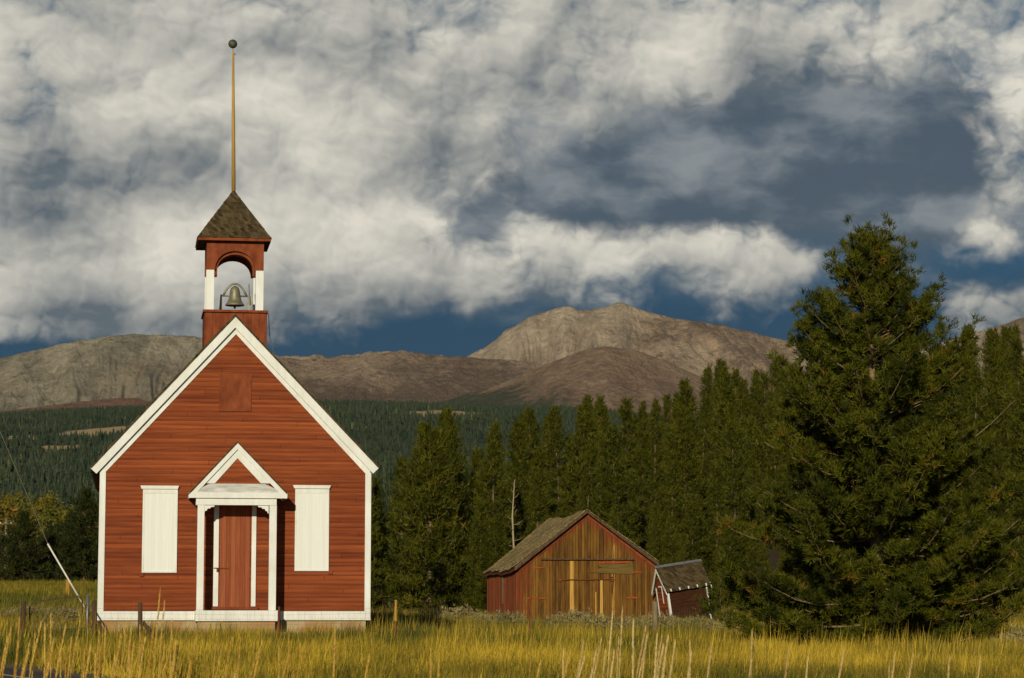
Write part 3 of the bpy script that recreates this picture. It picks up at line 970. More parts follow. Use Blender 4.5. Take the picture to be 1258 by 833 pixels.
def forest_tree(k, x, y, s, rz, label=FLAB, group=FGRP, name='conifer_tree', mt=None):
    loc = (x, y, g1(x, y) - .1)
    key = k
    if key not in made:
        sd, Ht, Rm, h0, dz_ = PROTO[k]
        made[key] = conifer(name, sd, loc, label, 'tree', prof_cone(Ht, Rm, h0), Ht, .13, group, dz=dz_ * .82, nb=(5, 7), twigs=6.0, tuft=.34, kk=9, wd=.030, spread=.6, tl=.6, wob=.07)
        made[key].scale = (s, s, s); made[key].rotation_euler = (0, 0, rz)
        return made[key]
    sx = s * random.uniform(.78, 1.22)
    o = dup(made[key], loc, rz, (sx, sx, s), label, group)
    o.rotation_euler = (random.gauss(0, .03), random.gauss(0, .03), rz)
    return o


def top_line(px):
    return np.interp(px, [440, 470, 500, 522, 545, 575, 600, 640, 700, 740, 800, 850, 880, 930, 980, 1040, 1120, 1180, 1200, 1260, 1330],
                     [575, 562, 538, 523, 505, 522, 518, 508, 492, 486, 489, 470, 452, 456, 440, 430, 425, 412, 405, 396, 392])


rnd = random.Random(5)
spots = []
#   distance, px from, px to, spacing m, height m
for (D_, p0, p1, sp, hh) in ((110, 448, 1300, 2.6, 7.6), (120, 462, 1310, 2.7, 8.6), (133, 495, 1320, 2.6, 9.4), (150, 530, 1320, 2.7, 10), (170, 590, 1330, 2.9, 10.5), (194, 670, 1340, 3.3, 11), (222, 840, 1340, 4.0, 11.5), (250, 1130, 1340, 4.4, 12)):
    x = (p0 - CX) / F * D_
    while x < (p1 - CX) / F * D_:
        px = x / D_ * F + CX
        d = D_ + rnd.uniform(-6, 6)
        xx = (px - CX) / F * d
        zt = (HOR - top_line(px)) / F * d + CAMZ
        hmax = zt - g1(xx, d)
        h = min(hh * rnd.uniform(.72, 1.15), hmax * rnd.uniform(.80, 1.03))
        if D_ == 112: h = min(h, 9.2)
        if h > 3.2:
            spots.append((xx, d, h, px))
        x += sp * rnd.uniform(.7, 1.3)
# a few leaders that stand up out of the canopy
for (px, py, d) in ((545, 505, 150), (522, 521, 118), (634, 507, 180), (718, 487, 176), (741, 486, 190), (821, 486, 200), (868, 448, 225), (886, 442, 225), (905, 452, 222), (950, 440, 228), (1163, 425, 230),
                    (1187, 398, 226), (1194, 399, 232), (1219, 402, 232), (1240, 400, 236), (1252, 396, 240), (690, 497, 165), (600, 516, 150), (780, 492, 186), (560, 512, 140), (660, 503, 170), (845, 470, 200), (926, 455, 224), (970, 440, 226)):
    x = (px - CX) / F * d
    zt = (HOR - py) / F * d + CAMZ
    spots.append((x, d, zt - g1(x, d), px))
for i, (x, d, h, px) in enumerate(spots):
    if d < 108 or px > 1335: continue
    forest_tree(rnd.randrange(len(PROTO)) if i >= len(PROTO) else i, x, d, h / 10.0, rnd.uniform(0, 6.28))

ULAB, UGRP = 'short young conifer at the lower edge of the forest behind the barn and big pine', 'young conifers along the forest edge'
for px in list(range(575, 905, 13)) + list(range(905, 1310, 17)):
    d = rnd.uniform(99, 106); x = (px + rnd.uniform(-5, 5) - CX) / F * d
    if abs(px - 631) < 12: continue
    forest_tree(rnd.choice([0, 2, 4, 5]), x, d, rnd.uniform(.22, .5), rnd.uniform(0, 6.28), ULAB, UGRP, 'young_conifer')
# individual trees in front of the forest
p = at(528, 752, 104)
conifer('conifer_tree', 51, (p.x, 104, g1(p.x, 104) - .1), 'broad conifer just right of the schoolhouse with pale limbs low on its trunk', 'tree', prof_cone(7.6, 2.3, .5), 7.9, .15,
        bark='bark', dz=.25, nb=(6, 8), twigs=6.0, tuft=.32, kk=10, wd=.027, spread=.6, tl=.6)
p = at(541, 770, 88)
conifer('young_pine_tree', 52, (p.x, 88, g1(p.x, 88)), 'small bright green young pine in the gap between schoolhouse and weathered barn', 'tree', [(.1, .9), (.5, 1.0), (1.1, .7), (1.6, .35), (2.0, .05)], 2.0, .05,
        mt='pine', dz=.2, nb=(4, 6), twigs=8, tuft=.17, kk=12, wd=.012, spread=.6, tl=.4)
p = at(884, 770, 82)
conifer('young_pine_tree', 53, (p.x, 82, g1(p.x, 82)), 'low young pine bush between the leaning shed and the big pine', 'tree', [(.1, .8), (.5, .9), (1.0, .7), (1.4, .3), (1.7, .05)], 1.7, .05,
        mt='pine', dz=.2, nb=(4, 6), twigs=8, tuft=.17, kk=12, wd=.012, spread=.6, tl=.4)
# a dead trunk
p = at(631, 700, 114)
t = thing('dead_tree', (p.x, 114, g1(p.x, 114)), 'bare pale dead trunk rising behind the left roof slope of the barn', 'tree')
mb = MB(); mb.tube([(0, 0, -.2), (.03, 0, 2), (-.06, 0, 4), (.05, 0, 5.7)], [.055, .05, .04, .015], 8); mb.build('trunk', M['snag'], t, True)
mb = MB()
for k in range(16):
    z = 1.6 + k * .25; a = k * 2.4
    l = .8 * (1 - k / 19)
    mb.tube([(0, 0, z), (l * .5 * math.cos(a), l * .5 * math.sin(a), z + .05), (l * math.cos(a), l * math.sin(a), z + .22)], [.016, .011, .004], 5)
mb.build('limb', M['snag'], t, True)

# the dark trees across the left meadow
LT = [(26, 723, 636, 196, 2.2, 'dark rounded conifer left of the guy wire, in front of the bare brown slope'),
      (66, 722, 652, 203, 1.8, 'shorter dark conifer between two taller ones across the left meadow'),
      (104, 722, 606, 192, 2.3, 'tallest dark conifer across the left meadow, next to the schoolhouse corner'),
      (-30, 724, 640, 210, 2.2, 'dark conifer at the far left end of the row across the meadow'),
      (150, 722, 630, 215, 2.1, 'dark conifer across the meadow, mostly hidden behind the schoolhouse corner'),
      (86, 720, 642, 214, 1.8, 'dark conifer just behind the tallest one across the left meadow')]
for i, (px, pb, ptop, d, rm, lab) in enumerate(LT):
    p = at(px, pb, d)
    h = (pb - ptop) / F * d
    conifer('conifer_tree', 60 + i, (p.x, d, g1(p.x, d) - .1), lab, 'tree', prof_cone(h, rm * 1.15, .2, 1.1), h, .14, 'dark conifers across the left meadow',
            mt='meadowconifer', dz=.26, nb=(6, 8), twigs=6, tuft=.36, kk=9, wd=.034, spread=.65, tl=.6)


def leafy(name, seed, loc, label, Ht, Rm, mt, group=None, nclump=40, cat='tree', leaf=.22):
    rng = np.random.default_rng(seed)
    t = thing(name, loc, label, cat, group)
    mb = MB()
    mb.tube([(0, 0, -.2), (.05, 0, Ht * .5), (0, .05, Ht * .9)], [.09, .06, .02], 6)
    cs = []
    for k in range(nclump):
        a = rng.uniform(0, 6.28); z = rng.uniform(.22, .97) * Ht
        r = Rm * np.sin(np.pi * np.clip((z / Ht - .05), .03, .97)) ** .7 * np.sqrt(rng.random())
        cs.append((r * np.cos(a), r * np.sin(a), z))
        if k % 4 == 0: mb.tube([(0, 0, z * .75), cs[-1]], [.025, .01], 4)
    mb.build('trunk', M['snag'], t, True)
    cs = np.repeat(np.array(cs), 14, 0)
    pos = cs + rng.normal(0, Ht * .05, cs.shape)
    v, f, tn = tris(pos, rng.normal(size=pos.shape), np.full(len(pos), leaf), np.full(len(pos), leaf * .45), 3, .7, rng,
                    np.repeat(np.clip(rng.normal(.5, .22, nclump), 0, .92), 14))
    np_mesh('crown', v, [f], M[mt], t, tone=tn)
    return t


AG = 'autumn aspens beyond the left meadow'
asp = []
for i, (px, py, d, h, mt) in enumerate([(-25, 655, 330, 4.2, 'aspen'), (4, 648, 340, 4.0, 'aspen'), (45, 652, 345, 3.8, 'aspen'), (58, 655, 325, 4.6, 'aspengreen'), (70, 658, 330, 4.9, 'aspen'), (84, 660, 318, 4.6, 'aspengreen'),
                                        (94, 660, 335, 5.0, 'aspen'), (112, 662, 320, 4.4, 'aspen'), (30, 645, 380, 4.2, 'aspengreen'), (18, 640, 420, 4.8, 'aspen'), (62, 640, 400, 4.8, 'aspen'), (128, 655, 330, 4.5, 'aspengreen'), (89, 668, 300, 3.4, 'aspen')]):
    x = (px - CX) / F * d
    h = ((HOR - (py - 33)) / F * d + CAMZ - g1(x, d)) / 1.1
    lab = 'yellow autumn aspen in the row beyond the dark meadow conifers' if mt == 'aspen' else 'yellow-green aspen in the row beyond the dark meadow conifers'
    leafy('aspen_tree', 80 + i, (x, d, g1(x, d)), lab, h * 1.1, h * .36, mt, AG, 60, leaf=.32)

# ------------------------------------------------------------------ sagebrush
def sage(name, seed, loc, label, h, r, group, mt='sage'):
    rng = np.random.default_rng(seed)
    t = thing(name, loc, label, 'shrub', group)
    mb = MB(); cs = []
    for k in range(34):
        a = rng.uniform(0, 6.28); q = np.sqrt(rng.random()); z = h * rng.uniform(.45, 1.0) * (1 - .45 * q * q)
        c = (r * q * np.cos(a), r * q * np.sin(a), z); cs.append(c)
        mb.tube([(0, 0, -.05), (c[0] * .5, c[1] * .5, z * .45), c], [.014, .010, .005], 4)
    mb.build('stem', M['greypost'], t, True)
    pos = np.repeat(np.array(cs), 22, 0); pos = pos + rng.normal(0, .09, pos.shape) * (1, 1, .8)
    dr = rng.normal(0, .5, pos.shape) + (0, 0, .9); dr /= np.linalg.norm(dr, axis=1, keepdims=True)
    v, f, tn = tris(pos, dr, np.full(len(pos), .10), np.full(len(pos), .013), 5, .55, rng, np.repeat(np.clip(rng.normal(.5, .2, 34), 0, .92), 22))
    np_mesh('foliage', v, [f], M[mt], t, tone=tn)
    return t


sp = [sage('sagebrush', 101 + k, (0, 0, 0), 'x', (.42, .52, .36)[k], (.50, .60, .48)[k], 'x') for k in range(3)]
used = [False] * 3
SB = [('grey-green sagebrush growing in front of the barn doors', 'sagebrush in front of the barn', [(650, 80), (700, 76), (728, 77), (752, 75), (775, 78), (790, 73), (742, 71), (688, 73)]),
      ('grey sagebrush growing between the leaning shed and the big pine', 'sagebrush beside the shed', [(812, 80), (828, 79), (842, 80), (858, 81), (874, 79), (890, 78), (850, 75), (870, 73), (832, 74), (905, 72), (815, 74), (888, 72)]),
      ('grey sagebrush growing under the schoolhouse front wall', 'sagebrush by the schoolhouse', [(205, 57.0), (232, 57.2), (246, 57.0), (300, 57.2), (335, 57.2)]),
      ('olive sagebrush growing in the gap left of the barn', 'sagebrush left of the barn', [(560, 84), (578, 86), (590, 83), (548, 82), (604, 79), (622, 78)]),
      ('dull sagebrush growing on the meadow beyond the metal gate', 'sagebrush on the left meadow', [(66, 64), (14, 74), (80, 72), (40, 78), (100, 80)]),
      ('pale sagebrush at the right foot of the big pine', 'sagebrush right of the pine', [(1245, 57), (1262, 56), (1232, 55), (1258, 52)])]
i = 0
for lab, grp, lst in SB:
    for (px, d) in lst:
        x = (px - CX) / F * d; k = i % 3; i += 1
        loc = (x, d, g1(x, d)); s = rnd.uniform(.6, 1.2) * (.5 if 'schoolhouse' in lab else .85 if 'gate' in lab else 1)
        if not used[k]:
            o = sp[k]; used[k] = True; o.location = loc; o['label'] = lab; o['group'] = grp; o.scale = (s, s, s)
        else:
            dup(sp[k], loc, rnd.uniform(0, 6.28), s, lab, grp)

# ------------------------------------------------------------------ grass
def grass(name, n, dr, pxr, hr, wr, seed, label, tonefn, dens=None, lean=.17):
    rng = np.random.default_rng(seed)
    d = np.sqrt(rng.uniform(dr[0] ** 2, dr[1] ** 2, n)); px = rng.uniform(pxr[0], pxr[1], n)
    x = (px - CX) / F * d
    keep = road_s(x, d) < .05 + rng.normal(0, .25, n)
    # no blades inside the buildings
    for fr, u0, u1, v0, v1 in FOOT:
        rx, ry = x - fr.O.x, d - fr.O.y
        uu, vv = rx * fr.u.x + ry * fr.u.y, rx * fr.v.x + ry * fr.v.y
        keep &= ~((uu > u0) & (uu < u1) & (vv > v0) & (vv < v1))
    if dens is not None: keep &= rng.random(n) < dens(x, d, px)
    x, d, px = x[keep], d[keep], px[keep]; n = len(x)
    z = gz(x, d) - .02
    cl_ = fbm(x * .9 + seed, d * .35, 3)
    h = rng.uniform(hr[0], hr[1], n) * (1 + .8 * cl_) * np.clip(rng.normal(1, .22, n), .4, 1.7)
    w = rng.uniform(wr[0], wr[1], n)
    a = rng.uniform(0, np.pi, n); sx, sy = np.cos(a) * w, np.sin(a) * w
    lx = rng.normal(.06, lean, n) * h; ly = rng.normal(0, lean, n) * h
    b = np.stack([x, d, z], -1)
    s = np.stack([sx, sy, 0 * sx], -1)
    mid = b + np.stack([lx * .3, ly * .3, h * .55], -1)
    tip = b + np.stack([lx, ly, h], -1)
    v = np.stack([b - s, b + s, mid + s * .8, mid - s * .8, tip], 1).reshape(-1, 3)
    i = np.arange(n)[:, None] * 5
    t = np.clip(tonefn(x, d, px) + rng.normal(0, .16, n), 0, 1)
    o = np_mesh(name, v, [np.concatenate([i, i + 1, i + 2, i + 3], 1), np.concatenate([i + 3, i + 2, i + 4], 1)], M['grass'], tone=np.repeat(t, 5))
    return tag(o, label, 'grass', kind='stuff')


# ------------------------------------------------------------------ schoolhouse
DH = 60.0
TH = R(8.9)
FH = Frame(at(288, 762, DH), TH)
school = thing('schoolhouse', FH.O, 'red one-room schoolhouse with white trim, boarded windows and an open belfry', 'schoolhouse', rot=(0, 0, TH))
LEN = 10.5
uw = FH.uw


def lap(mb, ext, w0, w1, face, row=.108, seg=.45, base=.006, rng=None):
    """lapped boards; ext(w) -> (s0, s1); face(s, out, w) -> point"""
    rng = rng or random.Random(1)
    w = w0; k = 0
    while w < w1 - .01:
        wt = min(w + row, w1)
        s0, s1 = ext((w + wt) / 2)
        if s1 - s0 > .05:
            n = max(1, int((s1 - s0) / seg))
            base_i = len(mb.v)
            o0 = .013 + rng.uniform(-.004, .009)
            ph, am = rng.uniform(0, 6), rng.uniform(.001, .007)
            for i in range(n + 1):
                s = s0 + (s1 - s0) * i / n
                o = max(.006, o0 + am * math.sin(s * 2.1 + ph) + rng.uniform(-.002, .002))
                dw = .004 * math.sin(s * 1.3 + ph * 2) + rng.uniform(-.002, .002)
                mb.v += [face(s, 0.0, w + dw), face(s, o, w + dw), face(s, .002, wt + .004)]
            for i in range(n):
                a, b = base_i + i * 3, base_i + i * 3 + 3
                mb.face([a + 1, b + 1, b + 2, a + 2]); mb.face([a, b, b + 1, a + 1])
        w = wt; k += 1


wl, wr_ = uw(123, 690)[0], uw(453, 690)[0]
w_eave = uw(288, 584)[1]
apex_in = uw(290, 391)          # wall apex (behind the frieze)
wl_eave = (wl, uw(123, 577)[1]); wr_eave = (wr_, uw(453, 577)[1])
slope = (apex_in[1] - wl_eave[1]) / (apex_in[0] - wl)
w_base = uw(288, 752)[1]
WB = 0.0


def ext_front(w):
    if w < wl_eave[1]: return (wl + .01, wr_ - .01)
    k = (apex_in[1] - w) / (apex_in[1] - wl_eave[1])
    return (apex_in[0] + (wl - apex_in[0]) * k, apex_in[0] + (wr_ - apex_in[0]) * k)


mb = MB()
lap(mb, ext_front, w_base - .05, apex_in[1] - .05, lambda s, o, w: (s, -o, w), rng=random.Random(3))
mb.build('front_wall', M['siding'], school)
# carcass, side walls and back
mb = MB()
mb.prism([(wl + .03, .02), (wr_ - .03, .02), (wr_ - .03, wr_eave[1]), apex_in, (wl + .03, wl_eave[1])], .012, .10)
mb.build('wall_frame', M['red'], school)
for sgn, U in ((-1, wl), (1, wr_)):
    mb = MB()
    lap(mb, lambda w: (.02, LEN), w_base - .05, wl_eave[1] + .02, (lambda U, sgn: lambda s, o, w: (U + sgn * o, s, w))(U, sgn), rng=random.Random(8))
    mb.box(min(U, U - sgn * .1), max(U, U - sgn * .1), .11, LEN, .02, wl_eave[1])
    mb.build('side_wall', M['siding'], school)
mb = MB()
lap(mb, ext_front, w_base - .05, apex_in[1] - .05, lambda s, o, w: (s, LEN + o, w), rng=random.Random(5))
mb.prism([(wl + .12, .02), (wr_ - .12, .02), (wr_ - .12, wr_eave[1] - .1), (apex_in[0], apex_in[1] - .15), (wl + .12, wl_eave[1] - .1)], LEN - .1, LEN - .003)
mb.build('back_wall', M['siding'], school)
# foundation
mb = MB(); mb.box(wl + .06, wr_ - .06, .03, LEN - .03, -1.2, .06); mb.build('foundation', M['stone'], school)
# skirt board
mb = MB()
a, b = uw(123, 750, -.04), uw(240, 763, -.04)
sk0, sk1 = .0, uw(288, 751)[1]
mb.box(wl - .02, uw(241, 755)[0] + .05, -.045, -.004, sk0, sk1); mb.box(uw(340, 755)[0] - .05, wr_ + .02, -.045, -.004, sk0, sk1)
mb.box(wl - .045, wl - .018, -.045, LEN, sk0, sk1); mb.box(wr_ + .018, wr_ + .045, -.045, LEN, sk0, sk1)
mb.build('skirt_board', M['white'], school)
# corner boards
for U, s in ((wl, 1), (wr_, -1)):
    mb = MB()
    wtop = wl_eave[1] - .02
    mb.box(min(U - s * .02, U + s * .10), max(U - s * .02, U + s * .10), -.036, -.006, sk1 + .002, wtop)
    mb.box(min(U - s * .045, U - s * .021), max(U - s * .045, U - s * .021), -.036, .09, sk1 + .002, wtop)
    mb.build('corner_board', M['white'], school)

# roof: overhang OV in front of the wall, two slabs, white rake boards and frieze
OV = .12
pk = uw(289, 388, -OV); tl = uw(111, 575, -OV); tr = uw(465.5, 575, -OV)


def off(p, q, dd):
    """unit normal of line p->q pointing down, times dd"""
    dx_, dw_ = q[0] - p[0], q[1] - p[1]; l = math.hypot(dx_, dw_)
    n = (dw_ / l, -dx_ / l)
    if n[1] > 0: n = (-n[0], -n[1])
    return (n[0] * dd, n[1] * dd)


def band(p, q, d0, d1, apexu, eave_vert=True):
    """outline of a board along p(apex)->q(eave) between offsets d0 and d1 below the line, mitred at the apex"""
    dx_, dw_ = q[0] - p[0], q[1] - p[1]; l = math.hypot(dx_, dw_); c = abs(dx_) / l
    a0, a1 = (p[0], p[1] - d0 / c), (p[0], p[1] - d1 / c)
    o0, o1 = off(p, q, d0), off(p, q, d1)
    return [a0, (q[0] + o0[0], q[1] + o0[1]), (q[0] + o1[0], q[1] + o1[1]), a1]


mb = MB()
for q in (tl, tr):
    ex = ((q[0] - pk[0]) * .004, (q[1] - pk[1]) * .004)
    pts = band((pk[0], pk[1] + .045), (q[0] + ex[0], q[1] + ex[1] + .045), .0, .042, pk[0])
    n = 40
    # stepped courses
    for k in range(n):
        t0, t1 = k / n, (k + 1) / n
        top = [(pts[0][0] + (pts[1][0] - pts[0][0]) * t, pts[0][1] + (pts[1][1] - pts[0][1]) * t) for t in (t0, t1)]
        bot = [(pts[3][0] + (pts[2][0] - pts[3][0]) * t, pts[3][1] + (pts[2][1] - pts[3][1]) * t) for t in (t0, t1)]
        lift = .012
        top[1] = (top[1][0], top[1][1] + lift)
        mb.prism([top[0], top[1], bot[1], bot[0]], -OV - .03 + random.uniform(-.006, .006), LEN + OV)
roof = mb.build('roof', M['shingle_dark'], school)
mb = MB(); mb.box(pk[0] - .07, pk[0] + .07, 2.4, LEN + OV, pk[1] + .035, pk[1] + .06); mb.build('ridge_cap', M['shingle_dark'], roof)
# soffit sheathing under the slabs
mb = MB()
for q in (tl, tr):
    mb.prism(band(pk, q, .002, .05, 0), -OV + .035, LEN + OV - .035)
mb.build('soffit', M['soffit'], school)
for q in (tl, tr):
    mb = MB(); mb.prism(band(pk, q, .004, .20, 0), -OV, -OV + .032); mb.build('rake_board', M['white'], school)
apx = uw(290, 410.5, -.03); il = uw(128.6, 581, -.03); ir = uw(448.2, 581, -.03)
for q, U in ((il, wl - .02), (ir, wr_ + .02)):
    top0 = (pk[0], pk[1] - .28)
    k = (top0[1] - apx[1])
    mb = MB()
    o_ = [(apx[0], apx[1]), (q[0], q[1]), (U, q[1]), (U, q[1] + (abs(U - q[0])) * 0.0 + .12), (apx[0], apx[1] + .34)]
    mb.prism(o_, -.034, -.022); mb.build('frieze_board', M['white'], school)
# eave fascia and soffit ends along the sides
for q, U, s in ((tl, wl, -1), (tr, wr_, 1)):
    o1 = off(pk, q, .05)
    mb = MB()
    e = (q[0] + o1[0], q[1] + o1[1])
    mb.prism([(U + s * .03, e[1] + .03), (e[0] - s * .01, e[1] + .0), (e[0] - s * .01, e[1] - .03), (U + s * .03, e[1] - .03)], -OV + .04, LEN)
    mb.build('eave_soffit', M['soffit'], school)

# windows boarded over
for (x0, x1, y0, y1, c0, c1, lab) in ((174, 218.5, 600, 703.5, 172.5, 220, None), (361.8, 404.5, 599.5, 701.5, 360, 406.5, None)):
    a, b = uw(x0, y1, -.05), uw(x1, y0, -.05)
    mb = MB(); mb.box(a[0], b[0], -.05, -.012, a[1], b[1]); win = mb.build('window_boarding', M['whiteboard'], school)
    mb = MB(); f_ = .045
    mb.box(a[0], a[0] + f_, -.058, -.048, a[1] + f_, b[1] - .13); mb.box(b[0] - f_, b[0], -.058, -.048, a[1] + f_, b[1] - .13)
    mb.box(a[0], b[0], -.059, -.048, a[1], a[1] + f_); mb.box(a[0], b[0], -.059, -.048, b[1] - .13, b[1])
    mb.build('frame', M['white'], win)
    c, d_ = uw(c0, y0 + .5, -.08), uw(c1, y0 - 3.2, -.08)
    mb = MB(); mb.prism([(c[0] + .03, c[1]), (d_[0] - .03, c[1]), (d_[0], d_[1]), (c[0], d_[1])], -.095, -.012); mb.build('crown_moulding', M['white'], win)
# attic vent panel
a, b = uw(269, 505, -.03), uw(309.3, 460.5, -.03)
mb = MB(); mb.box(a[0], b[0], -.035, -.006, a[1], b[1])
vent = mb.build('vent_panel', M['red'], school)
# small blocks below the sills
for px, py in ((174, 706), (406, 703)):
    a = uw(px, py, -.03); mb = MB(); mb.box(a[0] - .05, a[0] + .05, -.05, -.008, a[1] - .05, a[1] + .04); mb.build('sill_block', M['red'], school)

# porch
PD = .80
U0, U1 = uw(241, 755, -PD)[0], uw(340, 755, -PD)[0]
mb = MB()
ft = uw(288, 750, -PD)[1]
mb.box(U0 + .02, U1 - .02, -PD + .03, -.046, ft - .05, ft - .004)
porch = mb.build('porch', M['red'], school)
mb = MB(); mb.box(U0 - .02, U1 + .02, -PD - .03, -PD + .028, uw(288, 763, -PD)[1], ft); mb.box(U0 - .02, U0 + .018, -PD + .03, -.05, uw(288, 763, -PD)[1], ft)
mb.box(U1 - .018, U1 + .02, -PD + .03, -.05, uw(288, 763, -PD)[1], ft); mb.build('porch_skirt', M['white'], porch)
mb = MB(); mb.box(U0 + .04, U1 - .04, -PD + .05, .02, -1.0, uw(288, 763, -PD)[1] + .03); mb.build('porch_footing', M['stone'], porch)
lt, lb = uw(288, 612, -PD)[1], uw(288, 620.5, -PD)[1]
mb = MB()
mb.box(uw(241, 615, -PD)[0], uw(339.8, 615, -PD)[0], -PD - .02, -PD + .10, lb, lt)
mb.box(uw(241, 615, -PD)[0], uw(241, 615, -PD)[0] + .10, -PD + .10, -.03, lb, lt); mb.box(uw(339.8, 615, -PD)[0] - .10, uw(339.8, 615, -PD)[0], -PD + .10, -.03, lb, lt)
mb.build('lintel', M['white'], porch)
for (x0, x1) in ((241.8, 250.2), (330.3, 339.2)):
    a, b = uw(x0, 700, -PD)[0], uw(x1, 700, -PD)[0]
    mb = MB(); mb.box(a, b, -PD - .005, -PD + .09, ft + .002, lb - .002); mb.build('post', M['white'], porch)
for x0, s in ((250.4, 1), (330.1, -1)):
    a = uw(x0, 621, -PD); px_ = .02
    pts = [(a[0], lb - .003)]
    prof = [(.26, 0), (.26, -.025), (.23, -.05), (.20, -.045), (.17, -.05), (.15, -.085), (.11, -.08), (.085, -.10), (.07, -.135), (.035, -.14), (.02, -.19), (0, -.20)]
    pts += [(a[0] + s * q, lb - .003 + w) for q, w in prof]
    mb = MB(); mb.prism(pts, -PD + .015, -PD + .05); mb.build('bracket', M['white'], porch)
# ceiling
mb = MB(); mb.box(U0 + .11, U1 - .11, -PD + .10, -.02, lt - .03, lt - .005); mb.build('porch_ceiling', M['white'], porch)
# pediment
PO = .865
pp, pl, pr_ = uw(292, 543.5, -PO), uw(232, 607, -PO), uw(352.5, 607, -PO)
tri = [uw(292, 552, -PD), uw(244, 606, -PD), uw(341, 606, -PD)]
mb = MB(); mb.prism(tri, -PD, -.05); mb.build('pediment', M['siding'], porch)
mb = MB()
for q in (pl, pr_):
    pts = band((pp[0], pp[1] + .03), (q[0] + (q[0] - pp[0]) * .01, q[1] + .03 + (q[1] - pp[1]) * .01), 0, .028, 0)
    mb.prism(pts, -PO - .02, -.03)
proof = mb.build('porch_roof', M['shingle_dark'], porch)
for q in (pl, pr_):
    mb = MB(); mb.prism(band(pp, q, .003, .115, 0), -PO, -PO + .03); mb.build('rake_board', M['white'], porch)
    mb = MB(); mb.prism(band(pp, q, .003, .04, 0), -PO + .032, -.04); mb.build('roof_soffit', M['white'], porch)
ra, rl, rr = uw(291.8, 563, -PD), uw(263.8, 593.8, -PD), uw(320.5, 593.8, -PD)
for q, e, s in ((rl, uw(247, 603, -PD), -1), (rr, uw(338, 603, -PD), 1)):
    mb = MB(); mb.prism([ra, q, (q[0] + s * .34, q[1]), (ra[0], ra[1] + .34)], -PD - .022, -PD - .003); mb.build('frieze_board', M['white'], porch)
# grey pent skirt across the bottom of the pediment, with its white fascia
a, b = uw(258, 594, -PD - .03), uw(325, 594, -PD - .03)
c, d_ = uw(233.5, 605.5, -PO), uw(351.5, 605.5, -PO)
mb = MB()
mb.hexa([(a[0], -PD - .023, c[1]), (b[0], -PD - .023, c[1]), (b[0], -PD - .0235, c[1]), (a[0], -PD - .0235, c[1])] if False else
        [(c[0], -PO + .01, c[1]), (d_[0], -PO + .01, c[1]), (d_[0], -PD - .024, c[1]), (c[0], -PD - .024, c[1]),
         (c[0] + .03, -PO + .01, c[1] + .015), (d_[0] - .03, -PO + .01, c[1] + .015), (b[0], -PD - .024, a[1]), (a[0], -PD - .024, a[1])])
mb.build('pent_skirt', M['grey'], porch)
c2 = uw(232, 611.5, -PO); c3 = uw(353, 605.5, -PO)
mb = MB(); mb.box(c2[0], c3[0], -PO - .012, -PO + .03, c2[1], c3[1] - .002); mb.box(c2[0], c2[0] + .03, -PO + .032, -.04, c2[1], c3[1] - .002); mb.box(c3[0] - .03, c3[0], -PO + .032, -.04, c2[1], c3[1] - .002)
mb.box(c2[0] + .032, c3[0] - .032, -PO + .032, -PD - .025, c2[1] + .02, c2[1] + .04)
mb.build('cornice', M['white'], porch)
# door
a, b = uw(269.5, 746, -.03), uw(308, 617, -.03)
mb = MB(); mb.box(a[0], b[0], -.036, -.012, a[1], b[1]); door = mb.build('door', M['door'], school)
for x0, x1 in ((261.5, 269.4), (308.2, 315.2)):
    p0, p1 = uw(x0, 745, -.045), uw(x1, 617, -.045)
    mb = MB(); mb.box(p0[0], p1[0], -.055, -.012, p0[1], p1[1]); mb.build('door_trim', M['white'], door)
p0, p1 = uw(260, 749, -.05), uw(317, 745.5, -.05)
mb = MB(); mb.box(p0[0], p1[0], -.10, -.012, p0[1], p1[1]); mb.build('threshold', M['red'], door)
h0 = uw(266, 698, -.06)
mb = MB(); mb.box(h0[0] - .07, h0[0] + .30, -.066, -.056, h0[1] - .012, h0[1] + .012); mb.box(h0[0] + .0, h0[0] + .05, -.085, -.066, h0[1] - .09, h0[1] - .01)
mb.build('hasp', M['iron'], door)

# belfry
VB = .42
bl, br = uw(251.3, 390, VB)[0], uw(327.8, 390, VB)[0]
bw = br - bl; VE = VB + bw
bt = uw(290, 384, VB)[1]
mb = MB()
mb.box(bl + .02, br - .02, VB + .02, VE - .02, pk[1] - 1.2, bt)
for face_ in (lambda s, o, w: (s, VB - o + .014, w), lambda s, o, w: (s, VE + o - .014, w)):
    n = 8
    for k in range(n):
        s0, s1 = bl + bw * k / n + .004, bl + bw * (k + 1) / n - .004
        p_ = [face_(s0, 0, pk[1] - 1.2), face_(s1, 0, pk[1] - 1.2), face_(s1, .014, pk[1] - 1.2), face_(s0, .014, pk[1] - 1.2)]
        ys = sorted((p_[0][1], p_[2][1]))
        mb.box(s0, s1, ys[0], ys[1], pk[1] - 1.2, bt - .003)
mb.box(bl - .004, bl + .018, VB, VE, pk[1] - 1.2, bt - .003); mb.box(br - .018, br + .004, VB, VE, pk[1] - 1.2, bt - .003)
belfry = mb.build('belfry', M['red'], school)
mb = MB(); c0, c1 = uw(249.5, 385, VB - .05), uw(329.5, 381.5, VB - .05)
mb.box(c0[0], c1[0], VB - .06, VE + .06, bt + .002, bt + .06); mb.build('deck', M['red'], belfry)
wp0, wp1 = bt + .062, uw(288, 331.8, VB)[1]
pxa, pxb = uw(253.4, 350, VB)[0], uw(323.8, 350, VB)[0]
pwid = uw(263, 350, VB)[0] - pxa
for a in (pxa, pxb - pwid):
    for v in (VB + .03, VE - .03 - pwid):
        mb = MB(); mb.box(a, a + pwid, v, v + pwid, wp0, wp1); mb.build('post', M['white'], belfry)
